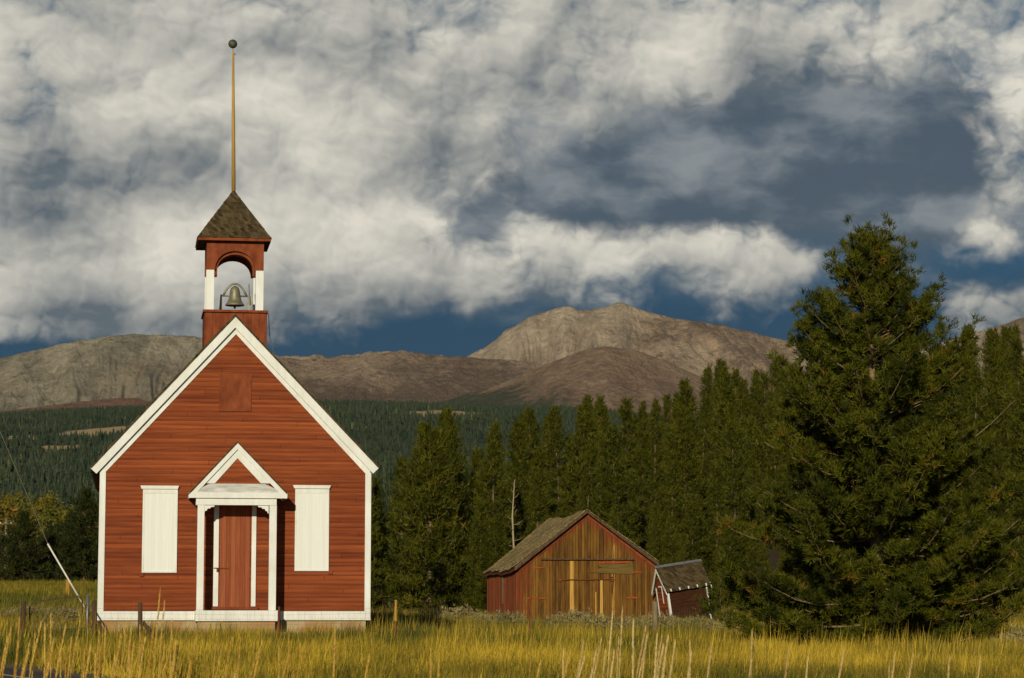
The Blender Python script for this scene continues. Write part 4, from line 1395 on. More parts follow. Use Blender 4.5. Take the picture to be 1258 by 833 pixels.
# arched panels
wa = uw(288, 294, VB)[1]
ac = ((pxa + pxb) / 2, uw(288, 332, VB)[1]); ar = (uw(313.5, 330, VB)[0] - uw(264.5, 330, VB)[0]) / 2; ah = uw(288, 308.5, VB)[1] - ac[1]


def arch_outline(c0_, c1_, wtop, wbot, cu, r, h, n=18):
    pts = [(c0_, wbot), (c0_, wtop), (c1_, wtop), (c1_, wbot)]
    pts += [(cu + r * math.cos(math.pi * k / n), wbot + h * math.sin(math.pi * k / n) ** .9) for k in range(n + 1)]
    return pts


mb = MB()
mb.prism(arch_outline(pxa, pxb, wa, wp1 + .002, ac[0], ar, ah), VB + .03, VB + .10)
mb.build('arch_panel', M['red'], belfry)
mb = MB()
mb.prism(arch_outline(pxa, pxb, wa, wp1 + .002, ac[0], ar - .035, ah - .05), VE - .10, VE - .03)
mb.build('arch_panel', M['red'], belfry)
# arch lining, with lips that hang a little below the panel
mb = MB()
outer = [(ac[0] + ar * math.cos(math.pi * k / 18), wp1 + ah * math.sin(math.pi * k / 18) ** .9) for k in range(19)]
inner = [(ac[0] + (ar - .055) * math.cos(math.pi * k / 18), wp1 + (ah - .075) * math.sin(math.pi * k / 18) ** .9) for k in range(19)]
for k in range(18):
    mb.prism([outer[k], outer[k + 1], inner[k + 1], inner[k]], VB + .11, VB + .42)
for k in (0, 18):
    o_, i_ = outer[k], inner[k]
    mb.prism([(o_[0], wp1 - .13), (o_[0], wp1 - .002), (i_[0], wp1 - .002), (i_[0], wp1 - .13)], VB + .11, VB + .42)
mb.build('arch_lining', M['red'], belfry)
for a in (pxa, pxb - .07):       # side panels, arched too
    mb = MB()
    pts = arch_outline(VB + .102, VE - .102, wa, wp1 + .002, (VB + VE) / 2, ar, ah)
    b0 = len(mb.v); n = len(pts)
    mb.v += [(a, p_[0], p_[1]) for p_ in pts] + [(a + .07, p_[0], p_[1]) for p_ in pts]
    mb.face([b0 + k for k in range(n)]); mb.face([b0 + n + k for k in range(n)][::-1])
    for k in range(n):
        l = (k + 1) % n; mb.face([b0 + k, b0 + l, b0 + n + l, b0 + n + k])
    mb.build('arch_panel', M['red'], belfry)
# roof of the belfry: courses of shingles on a hip pyramid
EV = .20
e0, e1 = uw(243, 292, VB - EV)[0], uw(333.2, 292, VB - EV)[0]
we = uw(288, 291, VB - EV)[1]
cxu, cyv = (e0 + e1) / 2, (VB + VE) / 2
hw = (e1 - e0) / 2
wap = uw(288, 233.5, cyv)[1]
mb = MB(); n = 11
for k in range(n):
    t0, t1 = k / n, (k + 1) / n
    fl = 1 + .10 * (1 - t0) ** 3
    r0, r1 = hw * (1 - t0) + .018, max(hw * (1 - t1) + .002, .012)
    z0, z1 = we + (wap - we) * t0 - .01, we + (wap - we) * t1 + .004
    nseg = max(2, int(r0 * 2 / .14))
    for side in range(4):
        cs_, sn_ = math.cos(side * math.pi / 2), math.sin(side * math.pi / 2)
        b0 = len(mb.v)
        for i in range(nseg + 1):
            f_ = -1 + 2 * i / nseg
            jz = random.uniform(-.012, .012)
            for (rr_, zz, jj) in ((r0, z0, jz), (r1, z1, 0)):
                a_, b_ = f_ * rr_, -rr_
                mb.v.append((cxu + a_ * cs_ - b_ * sn_, cyv + a_ * sn_ + b_ * cs_, zz + jj))
        for i in range(nseg):
            q = b0 + i * 2; mb.face([q, q + 2, q + 3, q + 1])
broof = mb.build('belfry_roof', M['shingle_dark'], belfry)
mb = MB()
f0, f1 = we - .085, we - .012
mb.box(cxu - hw, cxu + hw, cyv - hw, cyv - hw + .03, f0, f1); mb.box(cxu - hw, cxu + hw, cyv + hw - .03, cyv + hw, f0, f1)
mb.box(cxu - hw, cxu - hw + .03, cyv - hw + .032, cyv + hw - .032, f0, f1); mb.box(cxu + hw - .03, cxu + hw, cyv - hw + .032, cyv + hw - .032, f0, f1)
mb.build('eave_fascia', M['red'], broof)
mb = MB(); mb.box(cxu - hw + .032, cxu + hw - .032, cyv - hw + .032, cyv + hw - .032, f1 - .03, f1 - .004); mb.build('soffit', M['soffit'], broof)
# lightning cable on the right of the belfry
mb = MB()
p0, p1, p2 = uw(328.6, 385, VB + .3), uw(331, 412, VB + .3), uw(337, 436, VB + .3)
mb.tube([(p0[0] + .03, VB + .3, p0[1]), (p1[0], VB + .3, p1[1]), (p2[0], VB + .3, p2[1])], .009, 5); mb.build('cable', M['wire'], school)


def wpt(u, v, w): return FH.O + FH.u * u + FH.v * v + Vector((0, 0, w))


# flagpole on the belfry
t = thing('flagpole', wpt(cxu, cyv, wap - .03), 'slender ochre flagpole with a dark ball, standing on the belfry roof', 'flagpole', rot=(0, 0, TH))
top = uw(286.4, 64.5, cyv); bt_ = uw(286.0, 54, cyv)
mb = MB(); du, dw = top[0] - cxu, top[1] - wap + .03
mb.tube([(0, 0, 0), (du * .5, 0, dw * .5), (du, 0, dw)], [.052, .043, .026], 10); mb.build('pole', M['pole'], t, True)
mb = MB(); bu, bww = bt_[0] - cxu, bt_[1] - wap + .03
mb.lathe([(.115 * math.sin(math.pi * k / 12) + .0005, -.115 * math.cos(math.pi * k / 12)) for k in range(13)], (bu, 0, bww), 18); mb.build('ball', M['ball'], t, True)
mb = MB(); mb.tube([(du, 0, dw), (bu, 0, bww)], .008, 6); mb.build('spindle', M['wire'], t, True)
mb = MB(); mb.lathe([(.035, -.03), (.04, 0), (.02, .03)], (du + .02, 0, dw - .03), 8); mb.build('truck', M['pole'], t)

# bell on its stand
VBe = (VB + VE) / 2
bz = bt + .061
t = thing('school_bell', wpt(uw(288.5, 370, VBe)[0], VBe, bz), 'old bronze bell on an iron stand inside the open belfry', 'bell', rot=(0, 0, TH))
m0, m1 = uw(288, 375.5, VBe)[1] - bz, uw(288, 352, VBe)[1] - bz
mb = MB(); hb = m1 - m0; rb = .245
mb.lathe([(rb * .93, -.004), (rb, 0), (rb * .97, hb * .06), (rb * .80, hb * .16), (rb * .66, hb * .32), (rb * .57, hb * .55), (rb * .50, hb * .78), (rb * .40, hb * .93), (rb * .22, hb), (.02, hb + .02)], (0, 0, m0), 24)
mb.build('bell_body', M['bronze'], t, True)
mb = MB()
yk = []
for k in range(13):
    f_ = -1 + 2 * k / 12
    yk.append((.29 * f_, 0, m0 + hb * .52 + (hb * .62) * max(0, 1 - abs(f_) ** 2.2)))
mb.tube(yk, [.028] * 13, 8); mb.tube([(-.36, 0, m0 + hb * .50), (.36, 0, m0 + hb * .50)], .022, 8)
mb.build('yoke', M['bronze'], t, True)
for s in (-1, 1):
    mb = MB(); mb.prism([(s * .30, 0), (s * .40, 0), (s * .365, m0 + hb * .56), (s * .325, m0 + hb * .56)], -.04, .04); mb.box(min(s * .27, s * .43), max(s * .27, s * .43), -.12, .12, 0, .04)
    mb.build('stand', M['bronze'], t)
mb = MB(); mb.tube([(.36, -.05, m0 + hb * .5), (.345, -.05, m0 + hb * 1.15)], .016, 6); mb.tube([(.36, -.05, m0 + hb * .5), (.385, -.05, m0 + .02)], .03, 6); mb.build('crank_arm', M['bronze'], t)
mb = MB(); mb.lathe([(.01, .10), (.014, -.02), (.03, -.04), (.03, -.065), (.008, -.085)], (0, 0, m0), 10); mb.build('clapper', M['iron'], t, True)

# ------------------------------------------------------------------ barn
DB = 85.0
TB = R(7.3)
FB = Frame(at(721, 774, DB), TB)
barn = thing('barn', FB.O, 'weathered plank barn with traces of red paint and closed double doors', 'barn', rot=(0, 0, TB))
ub = FB.uw
BL = 8.6
l_, r_ = ub(634.5, 740)[0], ub(807.5, 740)[0]
apxb = ub(721, 628)
el_, er_ = ub(634, 697)[1], ub(807.5, 693)[1]
d0, d1 = ub(666, 770), ub(778, 688)
rb_ = random.Random(12)


def plank_wall(mb, u0, u1, topfn, w0, vface, width=.15, holes=None):
    u = u0
    while u < u1 - .01:
        e = min(u + width * rb_.uniform(.85, 1.2), u1)
        a, b = u + .004, e - .004
        j = rb_.uniform(-.012, .006)
        wlo = w0 + rb_.uniform(-.03, .03)
        if holes and a > holes[0] - .06 and b < holes[1] + .06:
            wlo = holes[2]
        mb.prism([(a, wlo), (b, wlo), (b, topfn(b)), ((a + b) / 2, topfn((a + b) / 2)), (a, topfn(a))], vface + j, vface + .03)
        u = e


def barntop(u):
    return apxb[1] - (apxb[1] - (el_ if u < apxb[0] else er_)) * abs(u - apxb[0]) / abs((l_ if u < apxb[0] else r_) - apxb[0])


mb = MB()
plank_wall(mb, l_, r_, barntop, -.12, 0, .11, (d0[0], d1[0], d1[1]))
mb.prism([(l_ + .05, -.05), (r_ - .05, -.05), (r_ - .05, er_ - .05), (apxb[0], apxb[1] - .1), (l_ + .05, el_ - .05)], .034, .06)
mb.build('front_wall', M['barn'], barn)
mb = MB()
for U, s, e_ in ((l_, 1, el_), (r_, -1, er_)):
    v = .035
    while v < BL:
        w = .16 * rb_.uniform(.85, 1.2); e = min(v + w, BL); j = rb_.uniform(0, .012)
        ua, ub2 = (U - j, U + .03) if s > 0 else (U - .03, U + j)
        mb.box(ua, ub2, v + .004, e - .004, -.12 + rb_.uniform(-.03, .03), e_ - .02); v = e
    mb.box(min(U + s * .034, U + s * .06), max(U + s * .034, U + s * .06), .062, BL - .03, -.05, e_ - .06)
mb.build('side_wall', M['barn_red'], barn)
mb = MB(); plank_wall(mb, l_, r_, barntop, -.12, BL); mb.build('back_wall', M['barn_red'], barn)
# roof with a sagging ridge
ov = .22
pkb, tlb, trb = ub(721, 625.5, -ov), ub(631, 697.5, -ov), ub(810.5, 692.5, -ov)
mb = MB()
nv, nc = 22, 18


def sag(v, t):
    q = (v + ov) / (BL + 2 * ov)
    return -.07 * math.sin(math.pi * q) * (1 - .4 * t) + .03 * math.sin(q * 9 + t * 2) - .02 * math.sin(q * 23 + 5 * t)


for q in (tlb, trb):
    for c in range(nc):
        t0, t1 = c / nc, (c + 1) / nc
        jj = rb_.uniform(-.01, .01)
        ring = []
        nshi = 64
        for i in range(nshi):
            v0, v1 = -ov - .02 + (BL + 2 * ov + .04) * i / nshi, -ov - .02 + (BL + 2 * ov + .04) * (i + 1) / nshi
            ed = rb_.uniform(-.25, .3) / nc
            lf = rb_.uniform(0, .014)
            P4 = []
            for (t, v, up_) in ((t0 - .02, v0, 0), (t0 - .02, v1, 0), (t1 + ed, v1, .022 + lf), (t1 + ed, v0, .022 + lf)):
                t = max(t, 0)
                P4.append((pkb[0] + (q[0] - pkb[0]) * t, v, pkb[1] + (q[1] - pkb[1]) * t + up_ + sag(v, t)))
            lowr = [(p_[0], p_[1], p_[2] - .02) for p_ in P4]
            mb.hexa(lowr + P4)
roofb = mb.build('roof', M['shingle_barn'], barn)
mb = MB()
for q in (tlb, trb):
    for i in range(nv):
        v0, v1 = -ov + (BL + 2 * ov) * i / nv, -ov + (BL + 2 * ov) * (i + 1) / nv
        bd = band(pkb, q, .03, .07, 0)
        mb.hexa([(bd[3][0], v0, bd[3][1] + sag(v0, 0)), (bd[2][0], v0, bd[2][1] + sag(v0, 1)), (bd[2][0], v1, bd[2][1] + sag(v1, 1)), (bd[3][0], v1, bd[3][1] + sag(v1, 0)),
                 (bd[0][0], v0, bd[0][1] + sag(v0, 0)), (bd[1][0], v0, bd[1][1] + sag(v0, 1)), (bd[1][0], v1, bd[1][1] + sag(v1, 1)), (bd[0][0], v1, bd[0][1] + sag(v1, 0))])
mb.build('sheathing', M['soffit'], roofb)
mb = MB(); mb.prism(band(pkb, tlb, .03, .11, 0), -ov - .03, -ov - .003); mb.build('rake_board', M['post'], roofb)
mb = MB(); mb.prism(band(pkb, trb, .03, .10, 0), -ov - .03, -ov - .003); mb.build('rake_board', M['post'], roofb)
for q, s in ((tlb, 1), (trb, -1)):      # red trim boards on the gable under the rakes
    a_, b_ = (apxb[0], apxb[1] - .005), ((l_ if s > 0 else r_), (el_ if s > 0 else er_) - .005)
    mb = MB(); mb.prism(band(a_, b_, .0, .16, 0), -.035, -.014); mb.build('trim_board', M['red'], barn)
mb = MB()
for i in range(12):
    v0, v1 = -ov + (BL + 2 * ov) * i / 12, -ov + (BL + 2 * ov) * (i + 1) / 12
    mb.hexa([(tlb[0] + .03, v0, tlb[1] - .14 + sag(v0, 1)), (tlb[0] + .06, v0, tlb[1] - .14 + sag(v0, 1)), (tlb[0] + .06, v1, tlb[1] - .14 + sag(v1, 1)), (tlb[0] + .03, v1, tlb[1] - .14 + sag(v1, 1)),
             (tlb[0] + .03, v0, tlb[1] - .02 + sag(v0, 1)), (tlb[0] + .06, v0, tlb[1] - .02 + sag(v0, 1)), (tlb[0] + .06, v1, tlb[1] - .02 + sag(v1, 1)), (tlb[0] + .03, v1, tlb[1] - .02 + sag(v1, 1))])
mb.build('eave_board', M['iron'], barn)
# doors
mid = ub(720.5, 740)[0]
for (a, b, brights) in ((d0[0] + .01, mid - .012, ((700, 705, 0, 1),)), (mid + .012, d1[0] - .01, ((737, 741, 0, .72), (731, 733, .02, .55)))):
    mb = MB()
    plank_wall(mb, a, b, lambda u: d1[1] - .035, .0, .02, .11)
    leaf = mb.build('door', M['barn_door'], barn)
    for (x0, x1, f0_, f1_) in brights:
        p0, p1 = ub(x0, 740)[0], ub(x1, 740)[0]
        H_ = d1[1] - .04
        mb = MB(); mb.prism([(p0, H_ * f0_), (p1, H_ * f0_), (p1 - .01, H_ * f1_), (p0 + .01, H_ * f1_)], .001, .012); mb.build('plank', M['bright'], leaf)
mb = MB(); mb.box(d0[0] - .05, d1[0] + .04, -.06, -.014, d1[1] - .005, d1[1] + .05); mb.build('door_header', M['post'], barn)
for (x0, x1, y) in ((655, 668, 697.5), (648, 672, 735), (774.5, 788, 703), (770, 786, 734.5)):
    p0, p1 = ub(x0, y), ub(x1, y)
    mb = MB()
    if x0 < 720: mb.prism([(p0[0], p0[1] + .035), (p0[0], p0[1] - .03), (p1[0], p1[1] - .02), (p1[0], p1[1] + .012)], -.03, -.016)
    else: mb.prism([(p0[0], p0[1] + .012), (p0[0], p0[1] - .02), ((p0[0] + p1[0]) / 2, p1[1] - .03), (p1[0], p1[1] - .02), (p1[0], p1[1] + .01), ((p0[0] + p1[0]) / 2, p1[1] + .05)], -.03, -.016)
    mb.build('hinge', M['hinge'], barn)
p0, p1 = ub(686, 712.5), ub(753, 711.5)
mb = MB(); mb.tube([(p0[0], -.035, p0[1]), (p1[0], -.035, p1[1])], .02, 6)
for k in range(12):
    a_, b_ = 2 * math.pi * k / 12, 2 * math.pi * (k + 1) / 12
    mb.tube([(p1[0] - .05 + .075 * math.cos(a_), -.04, p1[1] + .075 * math.sin(a_)), (p1[0] - .05 + .075 * math.cos(b_), -.04, p1[1] + .075 * math.sin(b_))], .014, 5)
mb.box(p0[0] - .04, p0[0] + .10, -.05, -.012, p0[1] - .05, p0[1] + .05)
mb.build('door_bar', M['iron'], barn)
q = [ub(724, 703.5), ub(778, 705.5), ub(778, 692.5), ub(732, 693.5), ub(739, 697.5)]
mb = MB(); mb.prism(q, -.02, -.0135); mb.build('patch_board', M['olive'], barn)
q = [ub(735, 692.8), ub(774, 691.8), ub(774, 689.2), ub(735, 689.8)]
mb = MB(); mb.prism(q, -.022, -.0135); mb.build('trim_board', M['hinge'], barn)
# narrow slot window in the left wall
mb = MB(); v_ = BL * .42
mb.box(l_ - .03, l_ - .013, v_, v_ + .32, el_ - 1.25, el_ - .14); mb.build('slot_window', M['greypost'], barn)

# ------------------------------------------------------------------ leaning shed
DS_ = 84.0
sb = at(827, 768, DS_ - .2)
TSh = R(19)
SW, SDp, SHt, SR = 1.44, .98, 1.44, .66
shed = thing('shed', (sb.x, sb.y, g1(sb.x, sb.y) - .03), 'small shed leaning sideways against the barn corner, with white trim and a shingle roof', 'shed', rot=(0, R(-8.5), TSh))
shed.rotation_mode = 'ZYX'
shed.rotation_mode = 'XYZ'
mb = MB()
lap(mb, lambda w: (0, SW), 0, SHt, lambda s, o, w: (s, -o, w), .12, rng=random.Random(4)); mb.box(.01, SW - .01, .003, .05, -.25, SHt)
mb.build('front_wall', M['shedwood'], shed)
mb = MB()
for U, s in ((0, -1), (SW, 1)):
    lap(mb, lambda w: (0, SDp) if w < SHt else (SDp / 2 * (w - SHt) / SR, SDp - SDp / 2 * (w - SHt) / SR), 0, SHt + SR - .05, (lambda U, s: lambda q, o, w: (U + s * o, q, w))(U, s), .12, rng=random.Random(9))
    b0 = len(mb.v)
    for uu in (U, U - s * .04):
        mb.v += [(uu, .052, -.25), (uu, SDp, -.25), (uu, SDp, SHt), (uu, SDp / 2, SHt + SR - .02), (uu, .052, SHt)]
    mb.face([b0, b0 + 1, b0 + 2, b0 + 3, b0 + 4]); mb.face([b0 + 9, b0 + 8, b0 + 7, b0 + 6, b0 + 5])
    for k in range(5): mb.face([b0 + k, b0 + 5 + k, b0 + 5 + (k + 1) % 5, b0 + (k + 1) % 5])
mb.box(.045, SW - .045, SDp - .05, SDp - .004, -.25, SHt - .01)
mb.build('gable_wall', M['siding'], shed)
mb = MB()
for s in (-1, 1):
    nc2 = 9
    for c in range(nc2):
        t0, t1 = c / nc2, (c + 1) / nc2
        for i in range(16):
            u0, u1 = -.13 + (SW + .26) * i / 16, -.13 + (SW + .26) * (i + 1) / 16
            ed = rb_.uniform(-.12, .12) / nc2
            up2 = [(t0, 0), (t1 + ed, .02 + rb_.uniform(0, .006))]
            P4 = []
            for (t_, l2), uq in (((up2[0]), u0), ((up2[0]), u1), ((up2[1]), u1), ((up2[1]), u0)):
                yy = SDp / 2 + s * (SDp / 2 + .16) * t_
                P4.append((uq + .003, yy, SHt + SR + .05 - (SR + .20) * t_ + l2))
            mb.hexa([(p_[0], p_[1], p_[2] - .03) for p_ in P4] + P4)
sroof = mb.build('roof', M['shingle_dark'], shed)
mb = MB(); mb.hexa([(-.16, SDp / 2 - .07, SHt + SR + .02), (SW + .16, SDp / 2 - .07, SHt + SR + .02), (SW + .16, SDp / 2 + .07, SHt + SR + .02), (-.16, SDp / 2 + .07, SHt + SR + .02),
                    (-.16, SDp / 2 - .02, SHt + SR + .10), (SW + .16, SDp / 2 - .02, SHt + SR + .10), (SW + .16, SDp / 2 + .02, SHt + SR + .10), (-.16, SDp / 2 + .02, SHt + SR + .10)])
mb.build('ridge_cap', M['galv'], sroof)
for U in (-.135, SW + .115):
    for s in (-1, 1):
        mb = MB(); y0, y1 = SDp / 2, SDp / 2 + s * (SDp / 2 + .17); z0, z1 = SHt + SR + .01, SHt - .17
        mb.hexa([(U, y0, z0 - .12), (U + .02, y0, z0 - .12), (U + .02, y1, z1 - .08), (U, y1, z1 - .08), (U, y0, z0), (U + .02, y0, z0), (U + .02, y1, z1 + .02), (U, y1, z1 + .02)])
        mb.build('barge_board', M['white'], shed)
for (u0, u1, v0, v1) in ((-.024, .03, -.032, -.018), (SW - .03, SW + .024, -.032, -.018), (-.036, -.0245, -.03, .06), (-.036, -.022, SDp - .07, SDp)):
    mb = MB(); mb.box(u0, u1, v0, v1, -.1, SHt - .02); mb.build('corner_board', M['white'], shed)
for k in range(5):
    u = .06 + k * (SW - .12) / 4
    mb = MB(); mb.box(u - .018, u + .018, -.17, -.03, SHt - .15, SHt - .06); mb.build('rafter_end', M['white'], shed)
mb = MB(); mb.box(.05, SW - .05, -.030, -.018, SHt - .14, SHt - .03); mb.build('eave_board', M['red'], shed)  # red strip painting the sunlit top of the darkened front wall
mb = MB(); mb.box(-.034, -.020, SDp * .42, SDp * .42 + .05, SHt - .55, SHt + .05); mb.box(-.034, -.020, SDp * .42 + .052, SDp * .42 + .3, SHt + .0, SHt + .05); mb.build('vent_trim', M['white'], shed)

# ------------------------------------------------------------------ fence, gate, posts, guy wire, rock
fx = [(-60, 55), (33, 55), (120, 55.2)]
DF = 55.0


def gp(px, d): x = (px - CX) / F * d; return Vector((x, d, g1(x, d)))


def post(mb, p, h, r, lean=(0, 0), n=7):
    mb.tube([(p.x, p.y, p.z - .3), (p.x + lean[0] * .5, p.y + lean[1] * .5, p.z + h * .5), (p.x + lean[0], p.y + lean[1], p.z + h)], [r, r * .97, r * .9], n)


fence = thing('wire_fence', gp(300, DF), 'low woven wire fence on thin posts in front of the schoolhouse and barn', 'fence')
FO = Vector(fence.location)
line = [gp(120, 55.2), gp(176, 55), gp(344, 55), gp(487, 57), gp(600, 60), gp(804, 66), gp(905, 70)]
specs = [(120, 55.2, 1.02, .060, 'post'), (176, 55, .98, .055, 'post'), (344, 55, .92, .030, 'iron'), (487, 57, 1.02, .032, 'iron'), (804, 66, 1.05, .085, 'greypost'), (33, 55, 1.0, .065, 'post'), (-50, 55, 1.0, .06, 'post'), (650, 61.5, .8, .03, 'iron')]
for (px, d, h, r, m) in specs:
    p = gp(px, d) - FO; mb = MB(); post(mb, p, h, r, (random.uniform(-.03, .03), 0)); fp = mb.build('post', M[m], fence, True)
    if px == 487:
        mb = MB(); post(mb, p + Vector((0, 0, h - .17)), .185, .034); mb.build('painted_top', M['yellow'], fp)
for (px, d, s) in ((120, 55.2, .42), (176, 55, .48), (33, 55, -.30)):
    p = gp(px, d) - FO; mb = MB(); mb.tube([p + Vector((s * .1, 0, .55)), p + Vector((s, .02, -.05))], .045, 6); mb.build('brace', M['post'], fence, True)


def netting(mb, a, b, h0, h1, rows, step, r=.0017):
    n = max(2, int((b - a).length / .8))
    P_ = []
    for i in range(n + 1):
        q = a.lerp(b, i / n); q.z = g1(q.x, q.y); P_.append(q - FO)
    for k in range(rows):
        hh = h0 + (h1 - h0) * k / (rows - 1)
        mb.tube([q + Vector((0, 0, hh)) for q in P_], r, 3, cap=False)
    L_ = (b - a).length; m_ = int(L_ / step)
    for i in range(m_):
        q = a.lerp(b, (i + .5) / m_); z = g1(q.x, q.y); q = Vector((q.x, q.y, z)) - FO
        mb.tube([q + Vector((0, 0, h0)), q + Vector((0, 0, h1))], r * .8, 3, cap=False)


mb = MB()
for a, b in zip(line[:-1], line[1:]): netting(mb, a, b, .08, .84, 8, .15)
mb.build('wire_netting', M['wire'], fence)
mb = MB(); netting(mb, gp(-60, 55), gp(33, 55), .08, .84, 8, .15)
mb.build('wire_netting', M['wire'], fence)

ga, gb = gp(40, 55), gp(104, 55.1)
gate = thing('farm_gate', ga, 'grey tubular metal gate in the wire fence left of the schoolhouse', 'gate')
v = gb - ga
mb = MB()
z0, z1 = .22, .98; dzr = v.z
rim = [(0, 0, z0), (0, 0, z1 - .10), (.12, 0, z1), (v.x - .1, v.y, z1 + .13), (v.x, v.y, z1 + .03), (v.x, v.y, z0), (0, 0, z0)]
mb.tube(rim, .016, 8); mb.build('gate_frame', M['post'], gate, True)
mb = MB()
for k in range(3): zz = z0 + (z1 - z0) * (k + 1) / 4; mb.tube([(0, 0, zz), (v.x, v.y, zz)], .008, 5)
for k in range(9): mb.tube([(v.x * (k + 1) / 10, v.y * (k + 1) / 10, z0), (v.x * (k + 1) / 10, v.y * (k + 1) / 10, z1)], .004, 4)
mb.build('gate_wire', M['wire'], gate)
t = thing('steel_post', gp(110.5, 55.4), 'short pale galvanised post between the metal gate and the schoolhouse', 'post')
mb = MB(); mb.tube([(0, 0, .1), (0, 0, 1.13)], .035, 8); mb.build('post_tube', M['galv'], t, True)
mb = MB(); mb.lathe([(.001, 1.15), (.04, 1.13), (.04, 1.10)], (0, 0, 0), 8); mb.build('cap', M['galv'], t)
t = thing('marker_post', gp(86, 120), 'short orange-yellow marker post at the foot of the meadow conifers', 'post')
hm = (726 - 706) / F * 120
mb = MB(); mb.box(-.09, .09, -.04, .04, -.3, hm + .1); mb.build('marker', M['marker'], t)
mb = MB(); mb.box(-.10, .10, -.05, .05, hm + .1, hm + .16); mb.build('cap', M['marker'], t)
# guy wire with its pale guard; runs up to a pole out of the picture on the left
GA = at(104, 746, 58); GT = at(58.5, 668, 58)
t = thing('guy_wire', GA, 'slanting guy wire with a long pale guard left of the schoolhouse', 'guy wire')
mb = MB(); mb.tube([(0, 0, 0), GT - GA], .021, 8); mb.build('guard', M['guard'], t, True)
mb = MB(); far = at(-160, 330, 58)
mid_ = at(0, 530, 58)
mb.tube([(GT - GA) * .98, mid_ - GA, far - GA], .008, 5); mb.build('wire', M['wire'], t)
mb = MB(); mb.tube([(0, 0, .05), (.17, 0, -.5)], .02, 6); mb.build('anchor_rod', M['iron'], t)
# utility pole beyond the meadow
p = gp(9, 250)
t = thing('utility_pole', p, 'grey wooden utility pole with crossarms in front of the bare brown slope', 'utility pole')
hp = (HOR - 638) / F * 250 + CAMZ - p.z
mb = MB(); mb.tube([(0, 0, -.5), (0, 0, hp)], [.16, .11], 8); mb.build('pole', M['greypost'], t, True)
for k in (.5, 1.6):
    mb = MB(); mb.box(-.65, .65, -.16, -.12, hp - k - .07, hp - k); mb.build('crossarm', M['greypost'], t)
    for u in (-.55, .0, .55):
        mb = MB(); mb.lathe([(.05, 0), (.07, .05), (.05, .12), (.02, .14)], (u, -.14, hp - k), 8); mb.build('insulator', M['guard'], t)
t2 = thing('power_line', p + Vector((0, 0, hp - .5)), 'thin sagging power lines crossing behind the left meadow', 'power line')
for k in (0, 1.1):
    mb = MB(); mb.tube([(20 * q, 0, -k + .0012 * ((q - 1.2) * 20) ** 2 - .7) for q in (-1.2, -.6, 0, .6, 1.2, 1.8, 2.4)], .014, 4); mb.build('wire', M['wire'], t2)
# boulder by the barn doors
p = gp(715, 83.2)
rg = np.random.default_rng(2)
mb = MB(); mb.lathe([(.34, -.1), (.36, .1), (.24, .30), (.10, .46), (.01, .52)], (0, 0, 0), 9)
mb.v = [(a + .07 * rg.normal() + .12 * c, b * .7 + .05 * rg.normal(), c + .03 * rg.normal()) for a, b, c in mb.v]
o = mb.build('boulder', M['rock']); o.location = p; tag(o, 'pointed grey boulder lying before the barn doors', 'boulder')
p = gp(778, 83.5)
mb = MB(); mb.tube([(-.7, 0, .13), (0, .05, .16), (.75, .1, .14)], [.09, .10, .08], 8)
o = mb.build('log', M['post']); o.location = p; tag(o, 'dark old log lying along the foot of the barn wall', 'log')

# ------------------------------------------------------------------ grass cover
FOOT = [(FH, wl - .1, wr_ + .1, -PD, LEN + .2), (FB, l_ - .05, r_ + .05, -.02, BL)]


def tone_field(x, d, px):
    t = .50 + fbm(x * .25 + 3, d * .12, 3) * .95 + fbm(x * 1.7, d * .5, 2) * .35
    t = t - .42 * (1 - sm(px, 60, 260)) * (1 - sm(d, 56, 60)) * sm(fbm(x * .4, d * .2, 2), -.4, .3)
    t = t + .12 * sm(px, 420, 700) - .34 * sm(d, 50, 58) - .08 + fbm(x * .09 + 7, d * .05, 2) * .35
    return np.where(d > 62, t - .12, t)


grass('grass', 245000, (36, 60), (-160, 1480), (.17, .36), (.004, .009), 1, 'golden dry meadow grass with green patches in front of the buildings', tone_field)
grass('grass', 90000, (60, 100), (420, 1330), (.22, .42), (.005, .011), 2, 'dry tufted grass around the weathered barn and shed', lambda x, d, px: .26 + fbm(x * .3, d * .15, 3) * .6, lambda x, d, px: 1 - .75 * sm(d, 88, 100))
grass('grass', 110000, (58, 215), (-140, 300), (.20, .42), (.010, .022), 3, 'yellow-green meadow grass behind the metal gate on the left', lambda x, d, px: .20 + fbm(x * .12, d * .05, 3) * .55)


grass('grass', 34000, (40, 61), (-120, 1400), (.36, .62), (.003, .006), 4, 'taller straw coloured grass stems scattered through the meadow', lambda x, d, px: .78 + 0 * x, lambda x, d, px: sm(fbm(x * .55 + 4, d * .22, 3), -.15, .45), lean=.10)


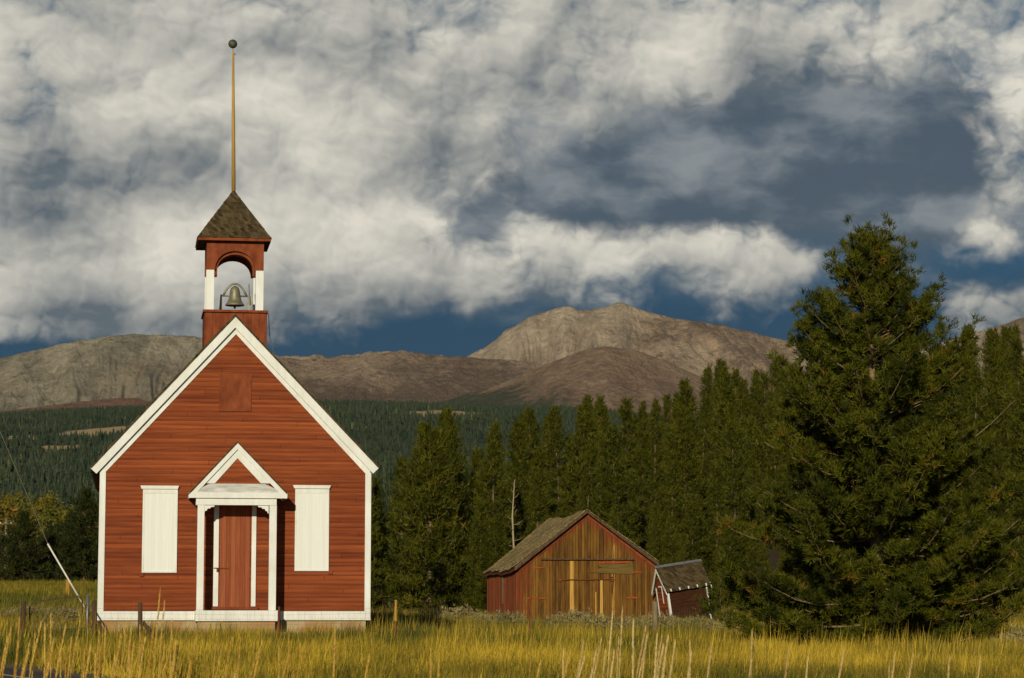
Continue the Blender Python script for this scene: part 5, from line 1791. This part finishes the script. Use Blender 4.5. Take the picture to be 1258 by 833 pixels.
# tall roadside stalks
def clump(seed, loc, lst, label, group, mt):
    rng = np.random.default_rng(seed)
    t = thing('tall_grass_clump', loc, label, 'grass clump', group)
    V, Q, T = [], [], []
    mb = MB(); tones = []
    for (dx_, dy_, h, ln) in lst:
        n0_ = len(mb.v)
        p = [(dx_, dy_, -.05), (dx_ + ln * .25, dy_, h * .4), (dx_ + ln * .62, dy_, h * .75), (dx_ + ln, dy_, h)]
        mb.tube(p, [.0045, .004, .003, .0015], 4, cap=False)
        # seed head: small scales around the upper part
        a, b = Vector(p[1]).lerp(Vector(p[2]), .75), Vector(p[3])
        for k in range(70):
            q = k / 69
            c = a.lerp(b, q)
            w = .017 * math.sin(math.pi * (.15 + .8 * q)) ** .8
            an = rng.uniform(0, 6.28)
            o_ = Vector((math.cos(an), math.sin(an), 0)) * w
            bi = len(mb.v)
            s_ = Vector((-math.sin(an), math.cos(an), 0)) * .006
            mb.v += [tuple(c + o_ * .2 - s_), tuple(c + o_ * .2 + s_), tuple(c + o_ + Vector((0, 0, .045)))]
            mb.face([bi, bi + 1, bi + 2])
        tones += [float(np.clip(rng.normal(.5, .25), 0, 1))] * (len(mb.v) - n0_)
    o = mb.build('stalk', M[mt], t)
    at_ = o.data.attributes.new('tone', 'FLOAT', 'POINT'); at_.data.foreach_set('value', tones)
    return t


SL = [(4, 778, 5), (18, 772, 4), (28, 762, 4), (66, 757, 3), (84, 772, 4), (92, 786, 3), (126, 776, 4), (133, 772, 2), (152, 783, 3), (160, 774, 4), (175, 771, 3), (192, 770, 3), (199, 726, 2), (214, 764, 3), (222, 790, 3), (270, 780, 2),
      (276, 795, 2), (298, 786, 3), (345, 797, 2), (357, 783, 2), (381, 797, 1), (413, 776, 1), (530, 800, 1), (653, 798, 2), (700, 802, 1), (540, 812, 1), (455, 808, 1), (40, 802, 2), (108, 800, 2), (240, 800, 2)]
SR_ = [(716, 790, 2), (738, 786, 3), (752, 754, 2), (764, 749, 2), (777, 764, 2), (792, 772, 3), (806, 782, 2), (818, 788, 1), (846, 790, 1), (873, 792, 1), (922, 776, 2), (966, 800, 1), (1034, 798, 1), (1096, 804, 2), (1118, 806, 1), (1162, 806, 1), (828, 790, 2), (692, 796, 2), (1200, 808, 1), (990, 806, 1)]
for j, (lst, lab, grp, mt) in enumerate(((SL, 'clump of tall golden grass stalks with narrow seed heads at the roadside before the schoolhouse', 'golden stalks before the schoolhouse', 'stalk'),
                                         (SR_, 'clump of tall pale straw stalks in the field before the barn and big pine', 'pale stalks before the barn', 'stalkpale'))):
    for i, (px, py, n_) in enumerate(lst):
        d = rnd.uniform(20, 27)
        x = (px - CX) / F * d
        z = g1(x, d)
        h = (HOR - py) / F * d + CAMZ - z
        L_ = []
        for k in range(n_):
            L_.append((rnd.uniform(-.09, .09) if k else 0, rnd.uniform(-.2, .2), h * (rnd.uniform(.80, 1.0) if k else 1), (rnd.uniform(-.02, .20))))
        L_[0] = (-L_[0][3], 0, h, L_[0][3])
        clump(300 + j * 50 + i, (x, d, z), L_, lab, grp, mt)

# ------------------------------------------------------------------ air
mb = MB(); mb.box(-5200, 5200, -260, 12500, -40, 1700)
hm_ = bpy.data.materials.new('thin_air'); hm_.use_nodes = True
nt = hm_.node_tree; nt.nodes.remove(nt.nodes['Principled BSDF'])
pv = nt.nodes.new('ShaderNodeVolumePrincipled'); pv.inputs['Color'].default_value = (.80, .88, 1.0, 1); pv.inputs['Density'].default_value = HAZE
pv.inputs['Anisotropy'].default_value = 0.0
nt.links.new(pv.outputs[0], nt.nodes['Material Output'].inputs['Volume'])
o = mb.build('haze', hm_); tag(o, kind='stuff', label='thin blue air between the meadow and the mountains', cat='haze')

# ------------------------------------------------------------------ render settings
vs = scn.view_settings
vs.view_transform = 'Standard'; vs.look = 'None'; vs.exposure = 0; vs.gamma = 1; vs.use_curve_mapping = False
scn.cycles.use_denoising = True
scn.cycles.max_bounces = 6
